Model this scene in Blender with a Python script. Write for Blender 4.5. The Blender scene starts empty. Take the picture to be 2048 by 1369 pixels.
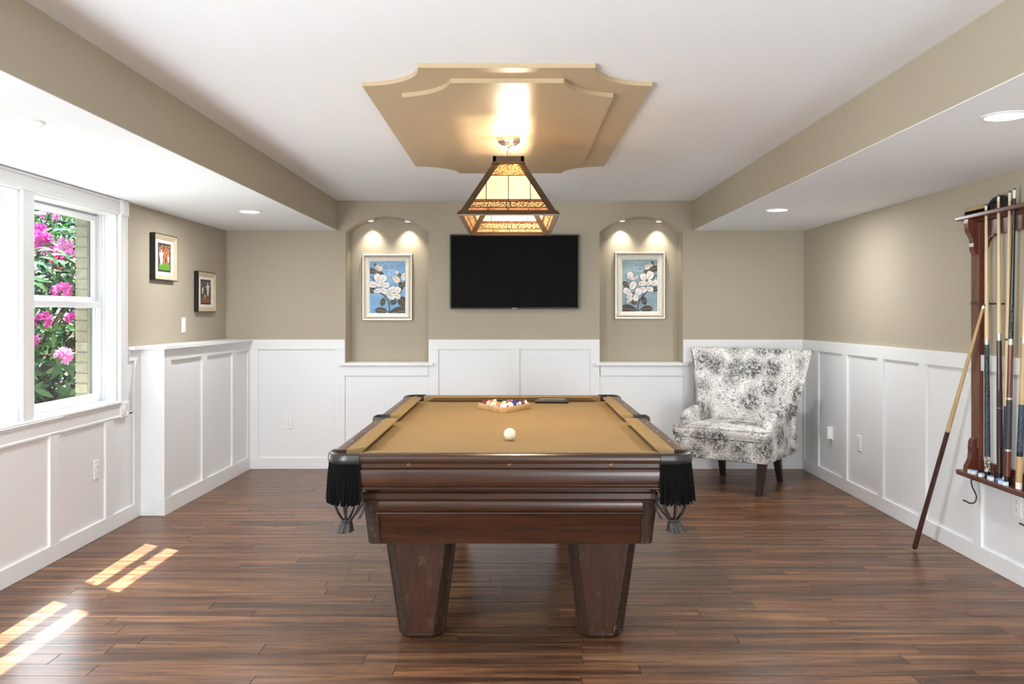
import bpy, bmesh, math, random
from mathutils import Vector, Matrix, Euler
R = math.radians
PI = math.pi
SC = bpy.context.scene
COL = SC.collection

# ---------------------------------------------------------------- camera, sky, lights
H = 1.37                      # eye height
cam_d = bpy.data.cameras.new('camera')
cam = bpy.data.objects.new('camera', cam_d)
COL.objects.link(cam)
cam.location = (0, 0, H)
cam.rotation_euler = (R(90), 0, 0)
cam_d.sensor_width = 36
cam_d.lens = 1700 / 2048 * 36
cam_d.shift_x = -6 / 2048
cam_d.shift_y = -54.5 / 2048
cam_d.clip_end = 200
SC.camera = cam

SC.view_settings.view_transform = 'Standard'
SC.view_settings.look = 'None'
SC.view_settings.exposure = 0.42
SC.view_settings.gamma = 1.0
SC.view_settings.use_curve_mapping = False

world = bpy.data.worlds.new('sky')
SC.world = world
world.use_nodes = True
wn = world.node_tree
sky = wn.nodes.new('ShaderNodeTexSky')
sky.sky_type = 'NISHITA'
sky.sun_disc = False
sky.sun_elevation = R(62)
sky.sun_rotation = R(-60)
wn.links.new(sky.outputs[0], wn.nodes['Background'].inputs[0])
wn.nodes['Background'].inputs[1].default_value = 0.60

sun_d = bpy.data.lights.new('sun', 'SUN')
sun = bpy.data.objects.new('sun', sun_d)
COL.objects.link(sun)
sun_d.energy = 33.0
sun_d.angle = R(0.53)
sun_d.color = (1, 0.98, 0.96)
sun.rotation_euler = Vector((0.4125, -0.235, -1)).to_track_quat('-Z', 'Y').to_euler()
sun.location = (-6, 8, 9)

def area(name, loc, direction, sx, sy, power, col=(1, 1, 1), shape='RECTANGLE'):
    d = bpy.data.lights.new(name, 'AREA')
    d.shape = shape
    d.size = sx
    d.size_y = sy
    d.energy = power
    d.color = col
    o = bpy.data.objects.new(name, d)
    COL.objects.link(o)
    o.location = loc
    o.rotation_euler = Vector(direction).to_track_quat('-Z', 'Z').to_euler()
    return o

# daylight thrown up into the room by the sunlit ground outside the two left windows,
# then two unseen fill lamps added to brighten the ceiling and walls
area('window_daylight', (-2.615, 4.47, 1.15), (1, 0, 0.20), 1.95, 0.62, 19, (0.86, 0.945, 1.0))
area('side_fill', (-2.5, 0.2, 1.15), (1, 0.55, 0.40), 2.2, 0.85, 200, (0.86, 0.945, 1.0))  # added fill against the solid left wall, out of view
area('rear_fill', (1.9, -2.5, 1.10), (-0.42, 1, 0.30), 2.2, 1.7, 140, (0.88, 0.95, 1.0))  # added fill in front of the closed rear wall, behind the camera

POT_POWER = 13
PUCK_POWER = 3.4
BULB_POWER = 14

# ---------------------------------------------------------------- mesh builder
WLOC = {}

class MB:
    def __init__(self):
        self.v = []; self.f = []; self.m = []
    def add(self, vs, fs, mi=0):
        b = len(self.v)
        self.v += [tuple(p) for p in vs]
        for f in fs:
            self.f.append(tuple(b + i for i in f)); self.m.append(mi)
        return self
    def box(self, x0, x1, y0, y1, z0, z1, ch=0.0, mi=0):
        if x0 > x1: x0, x1 = x1, x0
        if y0 > y1: y0, y1 = y1, y0
        if z0 > z1: z0, z1 = z1, z0
        if ch <= 0:
            vs = [(x0,y0,z0),(x1,y0,z0),(x1,y1,z0),(x0,y1,z0),(x0,y0,z1),(x1,y0,z1),(x1,y1,z1),(x0,y1,z1)]
            return self.add(vs, [(0,3,2,1),(4,5,6,7),(0,1,5,4),(1,2,6,5),(2,3,7,6),(3,0,4,7)], mi)
        c = min(ch, (x1-x0)*.45, (y1-y0)*.45, (z1-z0)*.45)
        vs = []; idx = {}
        for ix, X in enumerate((x0, x1)):
            for iy, Y in enumerate((y0, y1)):
                for iz, Z in enumerate((z0, z1)):
                    dx = c if ix == 0 else -c; dy = c if iy == 0 else -c; dz = c if iz == 0 else -c
                    for k, p in enumerate(((X, Y+dy, Z+dz), (X+dx, Y, Z+dz), (X+dx, Y+dy, Z))):
                        idx[(ix,iy,iz,k)] = len(vs); vs.append(p)
        fs = []
        for s in (0, 1):
            fs.append([idx[(s,0,0,0)], idx[(s,1,0,0)], idx[(s,1,1,0)], idx[(s,0,1,0)]])
            fs.append([idx[(0,s,0,1)], idx[(1,s,0,1)], idx[(1,s,1,1)], idx[(0,s,1,1)]])
            fs.append([idx[(0,0,s,2)], idx[(1,0,s,2)], idx[(1,1,s,2)], idx[(0,1,s,2)]])
        for a in (0, 1):
            for b_ in (0, 1):
                fs.append([idx[(a,b_,0,0)], idx[(a,b_,1,0)], idx[(a,b_,1,1)], idx[(a,b_,0,1)]])
                fs.append([idx[(a,0,b_,0)], idx[(a,1,b_,0)], idx[(a,1,b_,2)], idx[(a,0,b_,2)]])
                fs.append([idx[(0,a,b_,1)], idx[(1,a,b_,1)], idx[(1,a,b_,2)], idx[(0,a,b_,2)]])
        for a in (0,1):
            for b_ in (0,1):
                for c_ in (0,1):
                    fs.append([idx[(a,b_,c_,0)], idx[(a,b_,c_,1)], idx[(a,b_,c_,2)]])
        return self.add(vs, fs, mi)
    def rings(self, rs, closed=True, cap=(True, True), mi=0, wrap=False):
        """rs: list of rings with equal number of points"""
        n = len(rs[0]); b = len(self.v)
        for r in rs: self.v += [tuple(p) for p in r]
        m = len(rs)
        for i in range(m if wrap else m-1):
            i2 = (i+1) % m
            for j in range(n if closed else n-1):
                k = (j+1) % n
                self.f.append((b+i*n+j, b+i*n+k, b+i2*n+k, b+i2*n+j)); self.m.append(mi)
        if closed and not wrap:
            if cap[0]: self.f.append(tuple(b+j for j in range(n))[::-1]); self.m.append(mi)
            if cap[1]: self.f.append(tuple(b+(m-1)*n+j for j in range(n))); self.m.append(mi)
        return self
    def prism(self, poly, axis, a, b, mi=0):
        def P(u, v, w):
            return {'x': (w, u, v), 'y': (u, w, v), 'z': (u, v, w)}[axis]
        return self.rings([[P(u, v, a) for u, v in poly], [P(u, v, b) for u, v in poly]], mi=mi)
    def tube(self, pts, r, n=8, cap=True, mi=0, closed=False, squash=1.0):
        pts = [Vector(p) for p in pts]
        rr = r if isinstance(r, (list, tuple)) else [r]*len(pts)
        rs = []; up = None
        L = len(pts)
        for i, p in enumerate(pts):
            if closed: t = pts[(i+1) % L] - pts[i-1]
            else: t = pts[min(i+1, L-1)] - pts[max(i-1, 0)]
            if t.length < 1e-9: t = Vector((0,0,1))
            t.normalize()
            if up is None:
                a = Vector((0,0,1)) if abs(t.z) < .9 else Vector((1,0,0))
                up = (a - t*a.dot(t)).normalized()
            else:
                up = (up - t*up.dot(t))
                up = up.normalized() if up.length > 1e-6 else t.orthogonal().normalized()
            s = t.cross(up)
            rs.append([p + (up*math.cos(2*PI*k/n)*squash + s*math.sin(2*PI*k/n))*rr[i] for k in range(n)])
        return self.rings(rs, cap=(cap, cap), mi=mi, wrap=closed)
    def lathe(self, prof, c=(0,0,0), n=24, mi=0, axis='z', cap=(True, True)):
        rs = []
        for r, h in prof:
            ring = []
            for k in range(n):
                a = 2*PI*k/n
                u, v = r*math.cos(a), r*math.sin(a)
                p = {'z': (u, v, h), 'x': (h, u, v), 'y': (u, h, v)}[axis]
                ring.append((c[0]+p[0], c[1]+p[1], c[2]+p[2]))
            rs.append(ring)
        return self.rings(rs, cap=cap, mi=mi)
    def sphere(self, c, r, nu=20, nv=12, mi=0, sz=1.0):
        prof = [(max(1e-4, r*math.sin(PI*i/nv)), -r*sz*math.cos(PI*i/nv)) for i in range(nv+1)]
        return self.lathe(prof, c, nu, mi)
    def grid(self, fn, nu, nv, mi=0):
        b = len(self.v)
        for i in range(nu+1):
            for j in range(nv+1):
                self.v.append(tuple(fn(i/nu, j/nv)))
        for i in range(nu):
            for j in range(nv):
                a = b+i*(nv+1)+j
                self.f.append((a, a+1, a+nv+2, a+nv+1)); self.m.append(mi)
        return self
    def frame(self, place, cu, cv, w, h, prof, mi=0):
        """mitred picture-frame sweep; prof = (inset, height) points, place(u,v,n)->xyz"""
        rs = []
        for ins, n in prof:
            a, b = w/2-ins, h/2-ins
            rs.append([place(cu-a, cv-b, n), place(cu+a, cv-b, n), place(cu+a, cv+b, n), place(cu-a, cv+b, n)])
        return self.rings(rs, cap=(False, False), mi=mi)
    def xform(self, M, start=0):
        for i in range(start, len(self.v)):
            self.v[i] = tuple(M @ Vector(self.v[i]))
        return self
    def mesh(self, name, mats, smooth=None):
        me = bpy.data.meshes.new(name)
        me.from_pydata(self.v, [], self.f)
        if not isinstance(mats, (list, tuple)): mats = [mats]
        for m in mats: me.materials.append(m)
        if len(mats) > 1: me.polygons.foreach_set('material_index', self.m)
        bm = bmesh.new(); bm.from_mesh(me)
        bmesh.ops.recalc_face_normals(bm, faces=bm.faces)
        bm.to_mesh(me); bm.free()
        if smooth is not None:
            me.polygons.foreach_set('use_smooth', [True]*len(me.polygons))
            me.set_sharp_from_angle(angle=R(smooth))
        me.update()
        return me
    def build(self, name, mats, parent=None, smooth=None, world=True, label=None):
        if parent is not None and world:
            o = WLOC.get(parent.name, Vector((0,0,0)))
            self.v = [(p[0]-o.x, p[1]-o.y, p[2]-o.z) for p in self.v]
        me = self.mesh(name, mats, smooth)
        ob = bpy.data.objects.new(name, me)
        COL.objects.link(ob)
        if parent is not None:
            ob.parent = parent
            WLOC[ob.name] = WLOC.get(parent.name, Vector((0,0,0)))
        else:
            WLOC[ob.name] = Vector((0,0,0))
        if label: ob['label'] = label
        return ob

def thing(name, label, cat, loc=(0,0,0), rz=0.0, group=None, kind=None):
    o = bpy.data.objects.new(name, None)
    COL.objects.link(o)
    o.empty_display_size = .1
    o.location = loc
    o.rotation_euler = (0, 0, rz)
    if label: o['label'] = label
    if cat: o['category'] = cat
    if group: o['group'] = group
    if kind: o['kind'] = kind
    WLOC[o.name] = Vector(loc)
    return o

def tag(o, label, cat, group=None):
    o['label'] = label; o['category'] = cat
    if group: o['group'] = group
    return o

def struct(o):
    o['kind'] = 'structure'
    return o

def copy_tree(o, parent=None):
    c = o.copy()
    COL.objects.link(c)
    if parent is not None: c.parent = parent
    WLOC[c.name] = WLOC.get(o.name, Vector((0,0,0)))
    for ch in list(o.children): copy_tree(ch, c)
    return c

# ---------------------------------------------------------------- materials
MATS = {}
def srgb(r, g, b):
    def c(x):
        x /= 255
        return x/12.92 if x <= .04045 else ((x+.055)/1.055)**2.4
    return (c(r), c(g), c(b), 1)

class N:
    """tiny node helper"""
    def __init__(self, name):
        self.m = bpy.data.materials.new(name)
        self.m.use_nodes = True
        self.t = self.m.node_tree
        self.b = self.t.nodes['Principled BSDF']
        self.out = self.t.nodes['Material Output']
    def n(self, typ, **kw):
        x = self.t.nodes.new(typ)
        for k, v in kw.items(): setattr(x, k, v)
        return x
    def l(self, a, b): self.t.links.new(a, b)
    def coord(self, scale=(1,1,1), kind='Object', rot=(0,0,0)):
        tc = self.n('ShaderNodeTexCoord'); mp = self.n('ShaderNodeMapping')
        mp.inputs['Scale'].default_value = scale
        mp.inputs['Rotation'].default_value = rot
        self.l(tc.outputs[kind], mp.inputs[0])
        return mp.outputs[0]
    def noise(self, vec, scale=5, detail=4, rough=.5, dist=0):
        x = self.n('ShaderNodeTexNoise')
        x.inputs['Scale'].default_value = scale; x.inputs['Detail'].default_value = detail
        x.inputs['Roughness'].default_value = rough; x.inputs['Distortion'].default_value = dist
        self.l(vec, x.inputs['Vector'])
        return x.outputs[0]
    def ramp(self, fac, stops, interp='LINEAR'):
        x = self.n('ShaderNodeValToRGB')
        x.color_ramp.interpolation = interp
        e = x.color_ramp.elements
        while len(e) < len(stops): e.new(.5)
        for i, (p, c) in enumerate(stops):
            e[i].position = p
            e[i].color = c if len(c) == 4 else (*c, 1)
        self.l(fac, x.inputs[0])
        return x.outputs[0]
    def math(self, op, a, b=None, clamp=False):
        x = self.n('ShaderNodeMath'); x.operation = op; x.use_clamp = clamp
        for i, v in enumerate((a, b)):
            if v is None: continue
            if isinstance(v, (int, float)): x.inputs[i].default_value = v
            else: self.l(v, x.inputs[i])
        return x.outputs[0]
    def mix(self, fac, a, b, mode='MIX'):
        x = self.n('ShaderNodeMix'); x.data_type = 'RGBA'; x.blend_type = mode
        for sock, v in ((x.inputs[0], fac), (x.inputs[6], a), (x.inputs[7], b)):
            if isinstance(v, (int, float)): sock.default_value = v
            elif isinstance(v, tuple): sock.default_value = v
            else: self.l(v, sock)
        return x.outputs[2]
    def bump(self, h, strength=.2, dist=.01):
        x = self.n('ShaderNodeBump')
        x.inputs['Strength'].default_value = strength; x.inputs['Distance'].default_value = dist
        self.l(h, x.inputs['Height'])
        self.l(x.outputs[0], self.b.inputs['Normal'])
    def set(self, col=None, rough=None, metal=None, spec=None, coat=None):
        b = self.b
        if col is not None:
            if isinstance(col, tuple): b.inputs['Base Color'].default_value = col
            else: self.l(col, b.inputs['Base Color'])
        if rough is not None:
            if isinstance(rough, (int, float)): b.inputs['Roughness'].default_value = rough
            else: self.l(rough, b.inputs['Roughness'])
        if metal is not None: b.inputs['Metallic'].default_value = metal
        if spec is not None: b.inputs['Specular IOR Level'].default_value = spec
        if coat is not None:
            b.inputs['Coat Weight'].default_value = coat; b.inputs['Coat Roughness'].default_value = .15
        return self

def paint(name, c, rough=.5, var=.03, bump=.05, scale=40, spec=.4):
    m = N(name); v = m.coord()
    n1 = m.noise(v, 1.7, 3); n2 = m.noise(v, scale*6, 2)
    lo = tuple(x*(1-var) for x in c[:3]) + (1,)
    m.set(m.ramp(n1, [(.3, lo), (.7, c)]), rough, spec=spec)
    if bump: m.bump(n2, bump, .002)
    return m.m

def wood(name, dark, light, scale=6, stretch=(1, 14, 14), rough=.35, coat=0, bump=.08, worn=None, spec=.5):
    m = N(name); v = m.coord(stretch)
    n1 = m.noise(v, scale*.35, 5, .6, .6)
    n2 = m.noise(v, scale*2.2, 4, .6, .2)
    f = m.math('ADD', m.math('MULTIPLY', n1, .65), m.math('MULTIPLY', n2, .35))
    c = m.ramp(f, [(.32, dark), (.68, light)])
    if worn:
        v2 = m.coord((1, 1, .35)); w = m.noise(v2, 55, 6, .75)
        big = m.noise(m.coord(), 7, 2)
        k = m.math('MULTIPLY', m.ramp(w, [(.55, (0,0,0,1)), (.66, (1,1,1,1))]), m.ramp(big, [(.45, (0,0,0,1)), (.6, (1,1,1,1))]))
        c = m.mix(m.math('MULTIPLY', k, worn[1]), c, worn[0])
    m.set(c, rough, coat=coat, spec=spec)
    if bump: m.bump(n2, bump, .001)
    return m.m

def plain(name, c, rough=.5, metal=0, var=.06, scale=30, bump=0, spec=.5):
    m = N(name); v = m.coord()
    n1 = m.noise(v, scale, 3)
    lo = tuple(x*(1-var) for x in c[:3]) + (1,)
    hi = tuple(min(1, x*(1+var)) for x in c[:3]) + (1,)
    m.set(m.ramp(n1, [(.3, lo), (.7, hi)]), rough, metal, spec)
    if bump: m.bump(n1, bump, .002)
    return m.m

def emit(name, c, s):
    m = N(name)
    m.b.inputs['Base Color'].default_value = c
    m.b.inputs['Emission Color'].default_value = c
    m.b.inputs['Emission Strength'].default_value = s
    return m.m

M_wall = paint('taupe_wall_paint', srgb(175, 165, 146), .75, .025, .05)
M_white = paint('white_trim_paint', srgb(232, 232, 232), .38, .012, .03)
M_ceil = paint('white_ceiling_paint', srgb(241, 244, 248), .9, .012, .05)
M_medal = paint('taupe_satin_paint', srgb(190, 168, 134), .42, .02, .02, spec=.5)
M_dark_gap = plain('dark_gap', (.01, .008, .006, 1), .9)
M_cover = plain('outlet_plastic', srgb(238, 237, 234), .35, var=.01)
M_slot = plain('outlet_slot', srgb(70, 66, 62), .6)
M_felt = None
def felt():
    m = N('tan_table_felt'); v = m.coord()
    n1 = m.noise(v, 420, 3, .7); n2 = m.noise(v, 3.5, 4)
    sp = m.noise(v, 38, 0)
    c = m.mix(n2, srgb(156, 131, 95), srgb(168, 142, 103))
    c = m.mix(m.math('MULTIPLY', n1, .35), c, srgb(122, 98, 64))
    c = m.mix(m.ramp(sp, [(.84, (0,0,0,1)), (.87, (1,1,1,1))]), c, srgb(168, 144, 106))
    m.set(c, .95, spec=.03)
    m.bump(n1, .25, .001)
    return m.m
M_felt = felt()
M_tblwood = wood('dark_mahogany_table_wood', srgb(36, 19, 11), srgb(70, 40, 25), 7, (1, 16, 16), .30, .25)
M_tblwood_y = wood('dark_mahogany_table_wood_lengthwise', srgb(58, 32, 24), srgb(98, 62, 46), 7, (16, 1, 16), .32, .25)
M_tblwood_z = wood('worn_mahogany_leg_wood', srgb(36, 18, 11), srgb(66, 36, 22), 7, (16, 16, 1), .42, 0, .1, (srgb(112, 88, 66), .5))
M_carve = wood('dark_carved_wood', srgb(26, 15, 10), srgb(58, 36, 24), 9, (10, 10, 2), .5, 0, .1, (srgb(120, 98, 78), .5))
M_leather = plain('black_pocket_leather', srgb(36, 34, 32), .33, var=.25, scale=60, bump=.1)
M_oldleather = plain('worn_dark_leather', srgb(48, 39, 35), .6, var=.4, scale=50, bump=.2)
M_cord = plain('black_fringe_cord', srgb(11, 10, 11), .95, var=.5, scale=300, spec=.12)
M_brass = plain('dull_brass_bolt', srgb(110, 80, 60), .35, .8)
M_black = plain('black_plastic', srgb(16, 16, 17), .35)
M_lens = emit('lamp_lens_glow', (1, .97, .92, 1), 9)

def floor_mat(name, tiled):
    m = N(name); v = m.coord((1.2, 22, 1)); v1 = m.coord()
    oi = m.n('ShaderNodeObjectInfo')
    sh = m.n('ShaderNodeVectorMath'); sh.operation = 'ADD'
    cm = m.n('ShaderNodeCombineXYZ')
    m.l(m.math('MULTIPLY', oi.outputs['Random'], 37.0), cm.inputs[0])
    m.l(m.math('MULTIPLY', oi.outputs['Random'], 91.0), cm.inputs[1])
    m.l(v, sh.inputs[0]); m.l(cm.outputs[0], sh.inputs[1])
    vv = sh.outputs[0]
    n1 = m.noise(vv, .9, 5, .6, .7)
    n2 = m.noise(vv, 5.0, 4, .65, .3)
    f = m.math('ADD', m.math('MULTIPLY', n1, .7), m.math('MULTIPLY', n2, .3))
    c = m.ramp(f, [(.34, srgb(52, 34, 24)), (.45, srgb(88, 59, 41)), (.55, srgb(121, 83, 56)), (.67, srgb(158, 114, 77))])
    if tiled:
        br = m.n('ShaderNodeTexBrick')
        br.inputs['Scale'].default_value = 1; br.inputs['Brick Width'].default_value = 1.1
        br.inputs['Row Height'].default_value = .104; br.inputs['Mortar Size'].default_value = .001
        br.inputs['Color1'].default_value = (.85,.85,.85,1); br.inputs['Color2'].default_value = (1.1,1.1,1.1,1)
        br.inputs['Mortar'].default_value = (.3,.3,.3,1)
        m.l(v1, br.inputs['Vector'])
        c = m.mix(1.0, c, br.outputs[0], 'MULTIPLY')
    else:
        c = m.mix(1.0, c, oi.outputs['Color'], 'MULTIPLY')
    m.set(c, m.ramp(n2, [(.3, (.26,.26,.26,1)), (.7, (.36,.36,.36,1))]), spec=.30)
    m.bump(n2, .06, .0008)
    return m.m
M_plank = floor_mat('walnut_laminate', False)
M_plank_far = floor_mat('walnut_laminate_rows', True)

# ---------------------------------------------------------------- room shell
XL, XR, YB, YF = -2.57, 2.57, 7.56, -3.0
ZC, ZS = 2.383, 2.121
SXL, SXR = -1.578, 1.578
ZT = 1.15

fl = MB().box(-2.9, 2.9, YF-.2, 7.95, -.15, -.012).box(XL-.1, XR+.1, YF, 2.6, -.012, 0)
floor = struct(fl.build('floor', M_plank_far))
rnd = random.Random(5)
row = 0
y = 2.6
first = None
while y < YB:
    y1 = min(y+.104, YB+.012)
    x = XL - rnd.uniform(0, 1.0)
    while x < XR:
        L = rnd.choice([.62, .9, 1.2, 1.2, 1.35]) * rnd.uniform(.93, 1.07)
        x1 = x + L
        a, b = max(x, XL-.02), min(x1, XR+.02)
        if b - a > .03:
            m = MB()
            g, c = .0006, .0011
            A, B_, C_, D = a+g, b-g, y+g, y1-g
            t = rnd.uniform(-.0003, .0001)
            vs = [(A,C_,-.012),(B_,C_,-.012),(B_,D,-.012),(A,D,-.012),(A,C_,t-c),(B_,C_,t-c),(B_,D,t-c),(A,D,t-c),
                  (A+c,C_+c,t),(B_-c,C_+c,t),(B_-c,D-c,t),(A+c,D-c,t)]
            m.add(vs, [(0,1,5,4),(1,2,6,5),(2,3,7,6),(3,0,4,7),(4,5,9,8),(5,6,10,9),(6,7,11,10),(7,4,8,11),(8,9,10,11)])
            o = m.build('plank', M_plank, floor)
            k = rnd.uniform(.72, 1.15); w = rnd.uniform(-.05, .05)
            o.color = (k*(1+w), k, k*(1-w), 1)
        x = x1
    y = y1

ceiling = struct(MB().box(-2.72, 2.77, YF-.2, 7.95, ZC, ZC+.15).build('ceiling', M_ceil))
for s, xa, xb in ((0, -2.72, SXL), (1, SXR, 2.77)):
    so = MB().box(xa, xb, YF, 7.9, ZS, ZC+.01).build('soffit', M_wall, ceiling)
    MB().box(xa, xb+(.001 if s == 0 else 0), YF, 7.9, ZS-.003, ZS).build('soffit_underside', M_ceil, so, label='white underside')

# back wall with two arched niches
def Xb(px): return (px-1030)/225
NICHES = [(-1.507, -.769), (.753, 1.491)]
NZ0, NZS, NZA, ND = .943, 2.106, 2.246, .20
def arch_z(x, x0, x1):
    w = (x1-x0)/2; s = NZA-NZS
    r = (w*w+s*s)/(2*s)
    dx = x-(x0+x1)/2
    return NZA - r + math.sqrt(max(0, r*r-dx*dx))
wb = MB()
def wallquad(xa, xb, za, zb): wb.add([(xa,YB,za),(xb,YB,za),(xb,YB,zb),(xa,YB,zb)], [(0,1,2,3)])
xs = [-2.9, NICHES[0][0], NICHES[0][1], NICHES[1][0], NICHES[1][1], 2.9]
wallquad(xs[0], xs[1], -.1, 2.5); wallquad(xs[2], xs[3], -.1, 2.5); wallquad(xs[4], xs[5], -.1, 2.5)
NA = 28
for x0, x1 in NICHES:
    wallquad(x0, x1, -.1, NZ0)
    for i in range(NA):
        a, b = x0+(x1-x0)*i/NA, x0+(x1-x0)*(i+1)/NA
        za, zb = arch_z(a, x0, x1), arch_z(b, x0, x1)
        wb.add([(a,YB,za),(b,YB,zb),(b,YB,2.5),(a,YB,2.5)], [(0,1,2,3)])
wb.box(-2.9, 2.9, YB+.3, YB+.39, -.1, 2.5)
wall_back = struct(wb.build('wall_back', M_wall))
for x0, x1 in NICHES:
    n = MB()
    n.add([(x0,YB,NZ0),(x0,YB+ND,NZ0),(x0,YB+ND,NZS),(x0,YB,NZS)], [(0,1,2,3)])
    n.add([(x1,YB,NZ0),(x1,YB+ND,NZ0),(x1,YB+ND,NZS),(x1,YB,NZS)], [(0,1,2,3)])
    n.add([(x0,YB,NZ0),(x1,YB,NZ0),(x1,YB+ND,NZ0),(x0,YB+ND,NZ0)], [(0,1,2,3)])
    for i in range(NA):
        a, b = x0+(x1-x0)*i/NA, x0+(x1-x0)*(i+1)/NA
        za, zb = arch_z(a, x0, x1), arch_z(b, x0, x1)
        n.add([(a,YB,za),(b,YB,zb),(b,YB+ND,zb),(a,YB+ND,za)], [(0,1,2,3)])
        n.add([(a,YB+ND,NZ0),(b,YB+ND,NZ0),(b,YB+ND,zb),(a,YB+ND,za)], [(0,1,2,3)])
    n.build('arched_niche', M_wall, wall_back)
    # white sill under the niche
    MB().box(x0-.049, x1+.047, YB-.045, YB+.02, .916, .943, .004).box(x0, x1, YB, YB+ND, .930, .944).build('niche_sill', M_white, wall_back)

TH = .02
def back_piece(name, x0, x1, z0, z1, th=TH):
    return MB().box(x0, x1, YB-th, YB+.004, z0, z1, .0015).build(name, M_white, wall_back)
for x0, x1, zt in ((-2.278, -1.601, 1.063), (-1.512, -.769, .828), (-.678, -.053, 1.063), (.04, .667, 1.063), (.757, 1.493, .828), (1.587, 2.449, 1.063)):
    back_piece('wainscot_panel', x0-.01, x1+.01, .09, zt+.01, .005)
for x0, x1, z1 in ((-2.41, -2.278, 1.063), (-1.601, -1.509, .943), (-.767, -.678, .943), (-.053, .04, 1.063), (.667, .751, .943), (1.493, 1.587, .943), (2.449, 2.56, 1.063)):
    back_piece('stile', x0, x1, .098, z1)
for x0, x1 in ((-1.601, -1.509), (-.767, -.678), (.667, .751), (1.493, 1.587)):
    back_piece('stile', x0, x1, .943, 1.063)
for x0, x1 in ((-2.41, -1.509), (-.767, .751), (1.493, 2.56)):
    back_piece('top_rail', x0, x1, 1.063, ZT)
for x0, x1 in ((-1.512, -.769), (.757, 1.493)):
    back_piece('top_rail', x0, x1, .828, .915)
struct(MB().box(-2.40, 2.555, YB-TH, YB+.004, 0, .098, .002).build('baseboard_back', M_white))

# right wall
wall_right = struct(MB().box(XR, XR+.2, YF, YB+.39, -.1, 2.5).build('wall_right', M_wall))
ys = [7.20, 6.585, 5.94, 5.325, 4.70, 4.08, 3.46, 2.84, 2.22, 1.6, .98, .36, -.26, -.88, -1.5, -2.12, -2.74]
def right_piece(name, y0, y1, z0, z1, th=TH):
    return MB().box(XR-th, XR+.004, y0, y1, z0, z1, .0015).build(name, M_white, wall_right)
right_piece('top_rail', YF, YB-TH, 1.063, ZT)
prev = YB-TH-.04
right_piece('stile', prev, YB-TH, .098, 1.063)
for yc in ys:
    right_piece('wainscot_panel', yc+.036, prev+.01, .09, 1.073, .005)
    right_piece('stile', yc-.046, yc+.046, .098, 1.063)
    prev = yc-.046
struct(MB().box(XR-TH, XR+.004, YF, YB-TH, 0, .098, .002).build('baseboard_right', M_white))

# rear wall (behind the camera)
struct(MB().box(-2.9, 2.9, YF-.2, YF, -.1, 2.5).build('wall_front', M_wall))

# left wall with window opening
WY0, WY1, WZ0, WZ1 = 3.435, 5.50, .80, 2.03
wl = MB()
wl.box(-2.72, XL, YF, WY0, -.1, 2.5).box(-2.72, XL, WY1, YB+.39, -.1, 2.5)
wl.box(-2.72, XL, WY0, WY1, -.1, WZ0).box(-2.72, XL, WY0, WY1, WZ1, 2.5)
wall_left = struct(wl.build('wall_left', M_wall))
M_mortar = plain('pale_mortar', srgb(150, 144, 126), .9, var=.1, scale=80)
M_brick = None
def brick_mat():
    m = N('yellow_brick'); v = m.coord()
    oi = m.n('ShaderNodeObjectInfo')
    n1 = m.noise(v, 35, 5, .7); n2 = m.noise(v, 260, 3, .7)
    c = m.ramp(n1, [(.3, srgb(140, 132, 110)), (.7, srgb(172, 164, 138))])
    c = m.mix(m.math('MULTIPLY', n2, .5), c, srgb(116, 108, 90))
    c = m.mix(1.0, c, oi.outputs['Color'], 'MULTIPLY')
    m.set(c, .9); m.bump(n2, .5, .002)
    return m.m
M_brick = brick_mat()
ve = MB()
ve.box(-2.80, -2.72, YF, 3.5, -.1, 3.3).box(-2.80, -2.72, 5.427, 9, -.1, 3.3).box(-2.80, -2.72, 3.5, 5.427, -.1, .80).box(-2.80, -2.72, 3.5, 5.427, 2.045, 3.3)
ve.build('brick_veneer', M_mortar, wall_left)
rb = random.Random(2)
k = 0
z = .805
while z < 2.10:
    o = MB().box(-2.803, -2.726, 5.418+rb.uniform(-.001, .001), 5.52, z, z+.057, .003).build('brick', M_brick, wall_left)
    q = rb.uniform(.86, 1.08); o.color = (q, q*rb.uniform(.96, 1.02), q*.97, 1)
    z += .0667
MB().box(-3.22, -2.80, -1, 10, 3.20, 3.32).build('eave', M_white, wall_left)

# wainscot of the left wall below the window
def left_piece(name, y0, y1, z0, z1, th=TH):
    return MB().box(XL-.004, XL+th, y0, y1, z0, z1, .0015).build(name, M_white, wall_left)
lst = [(5.70, 5.80), (5.30, 5.40), (4.665, 4.765), (4.03, 4.13), (3.4, 3.5), (2.77, 2.87), (2.14, 2.24), (1.5, 1.6), (.87, .97), (.24, .34), (-.4, -.3), (-1.03, -.93), (-1.66, -1.56), (-2.3, -2.2)]
prevy = 5.80
for i, (a, b) in enumerate(lst):
    inwin = 3.33 < (a+b)/2 < 5.6
    if i: left_piece('wainscot_panel', b-.01, prevy+.01, .09, (1.073 if b > 5.6 else .72 if b > 3.3 else 1.073), .005)
    left_piece('stile', a, b, .098, .71 if inwin else 1.063)
    prevy = a
left_piece('wainscot_panel', 5.60, 5.71, .71, 1.073, .005)
left_piece('top_rail', 5.62, 5.80, 1.063, 1.132)
left_piece('top_rail', YF, 3.32, 1.063, ZT)
struct(MB().box(XL-.004, XL+TH, YF, 5.81, 0, .098, .002).build('baseboard_left', M_white))

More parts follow.
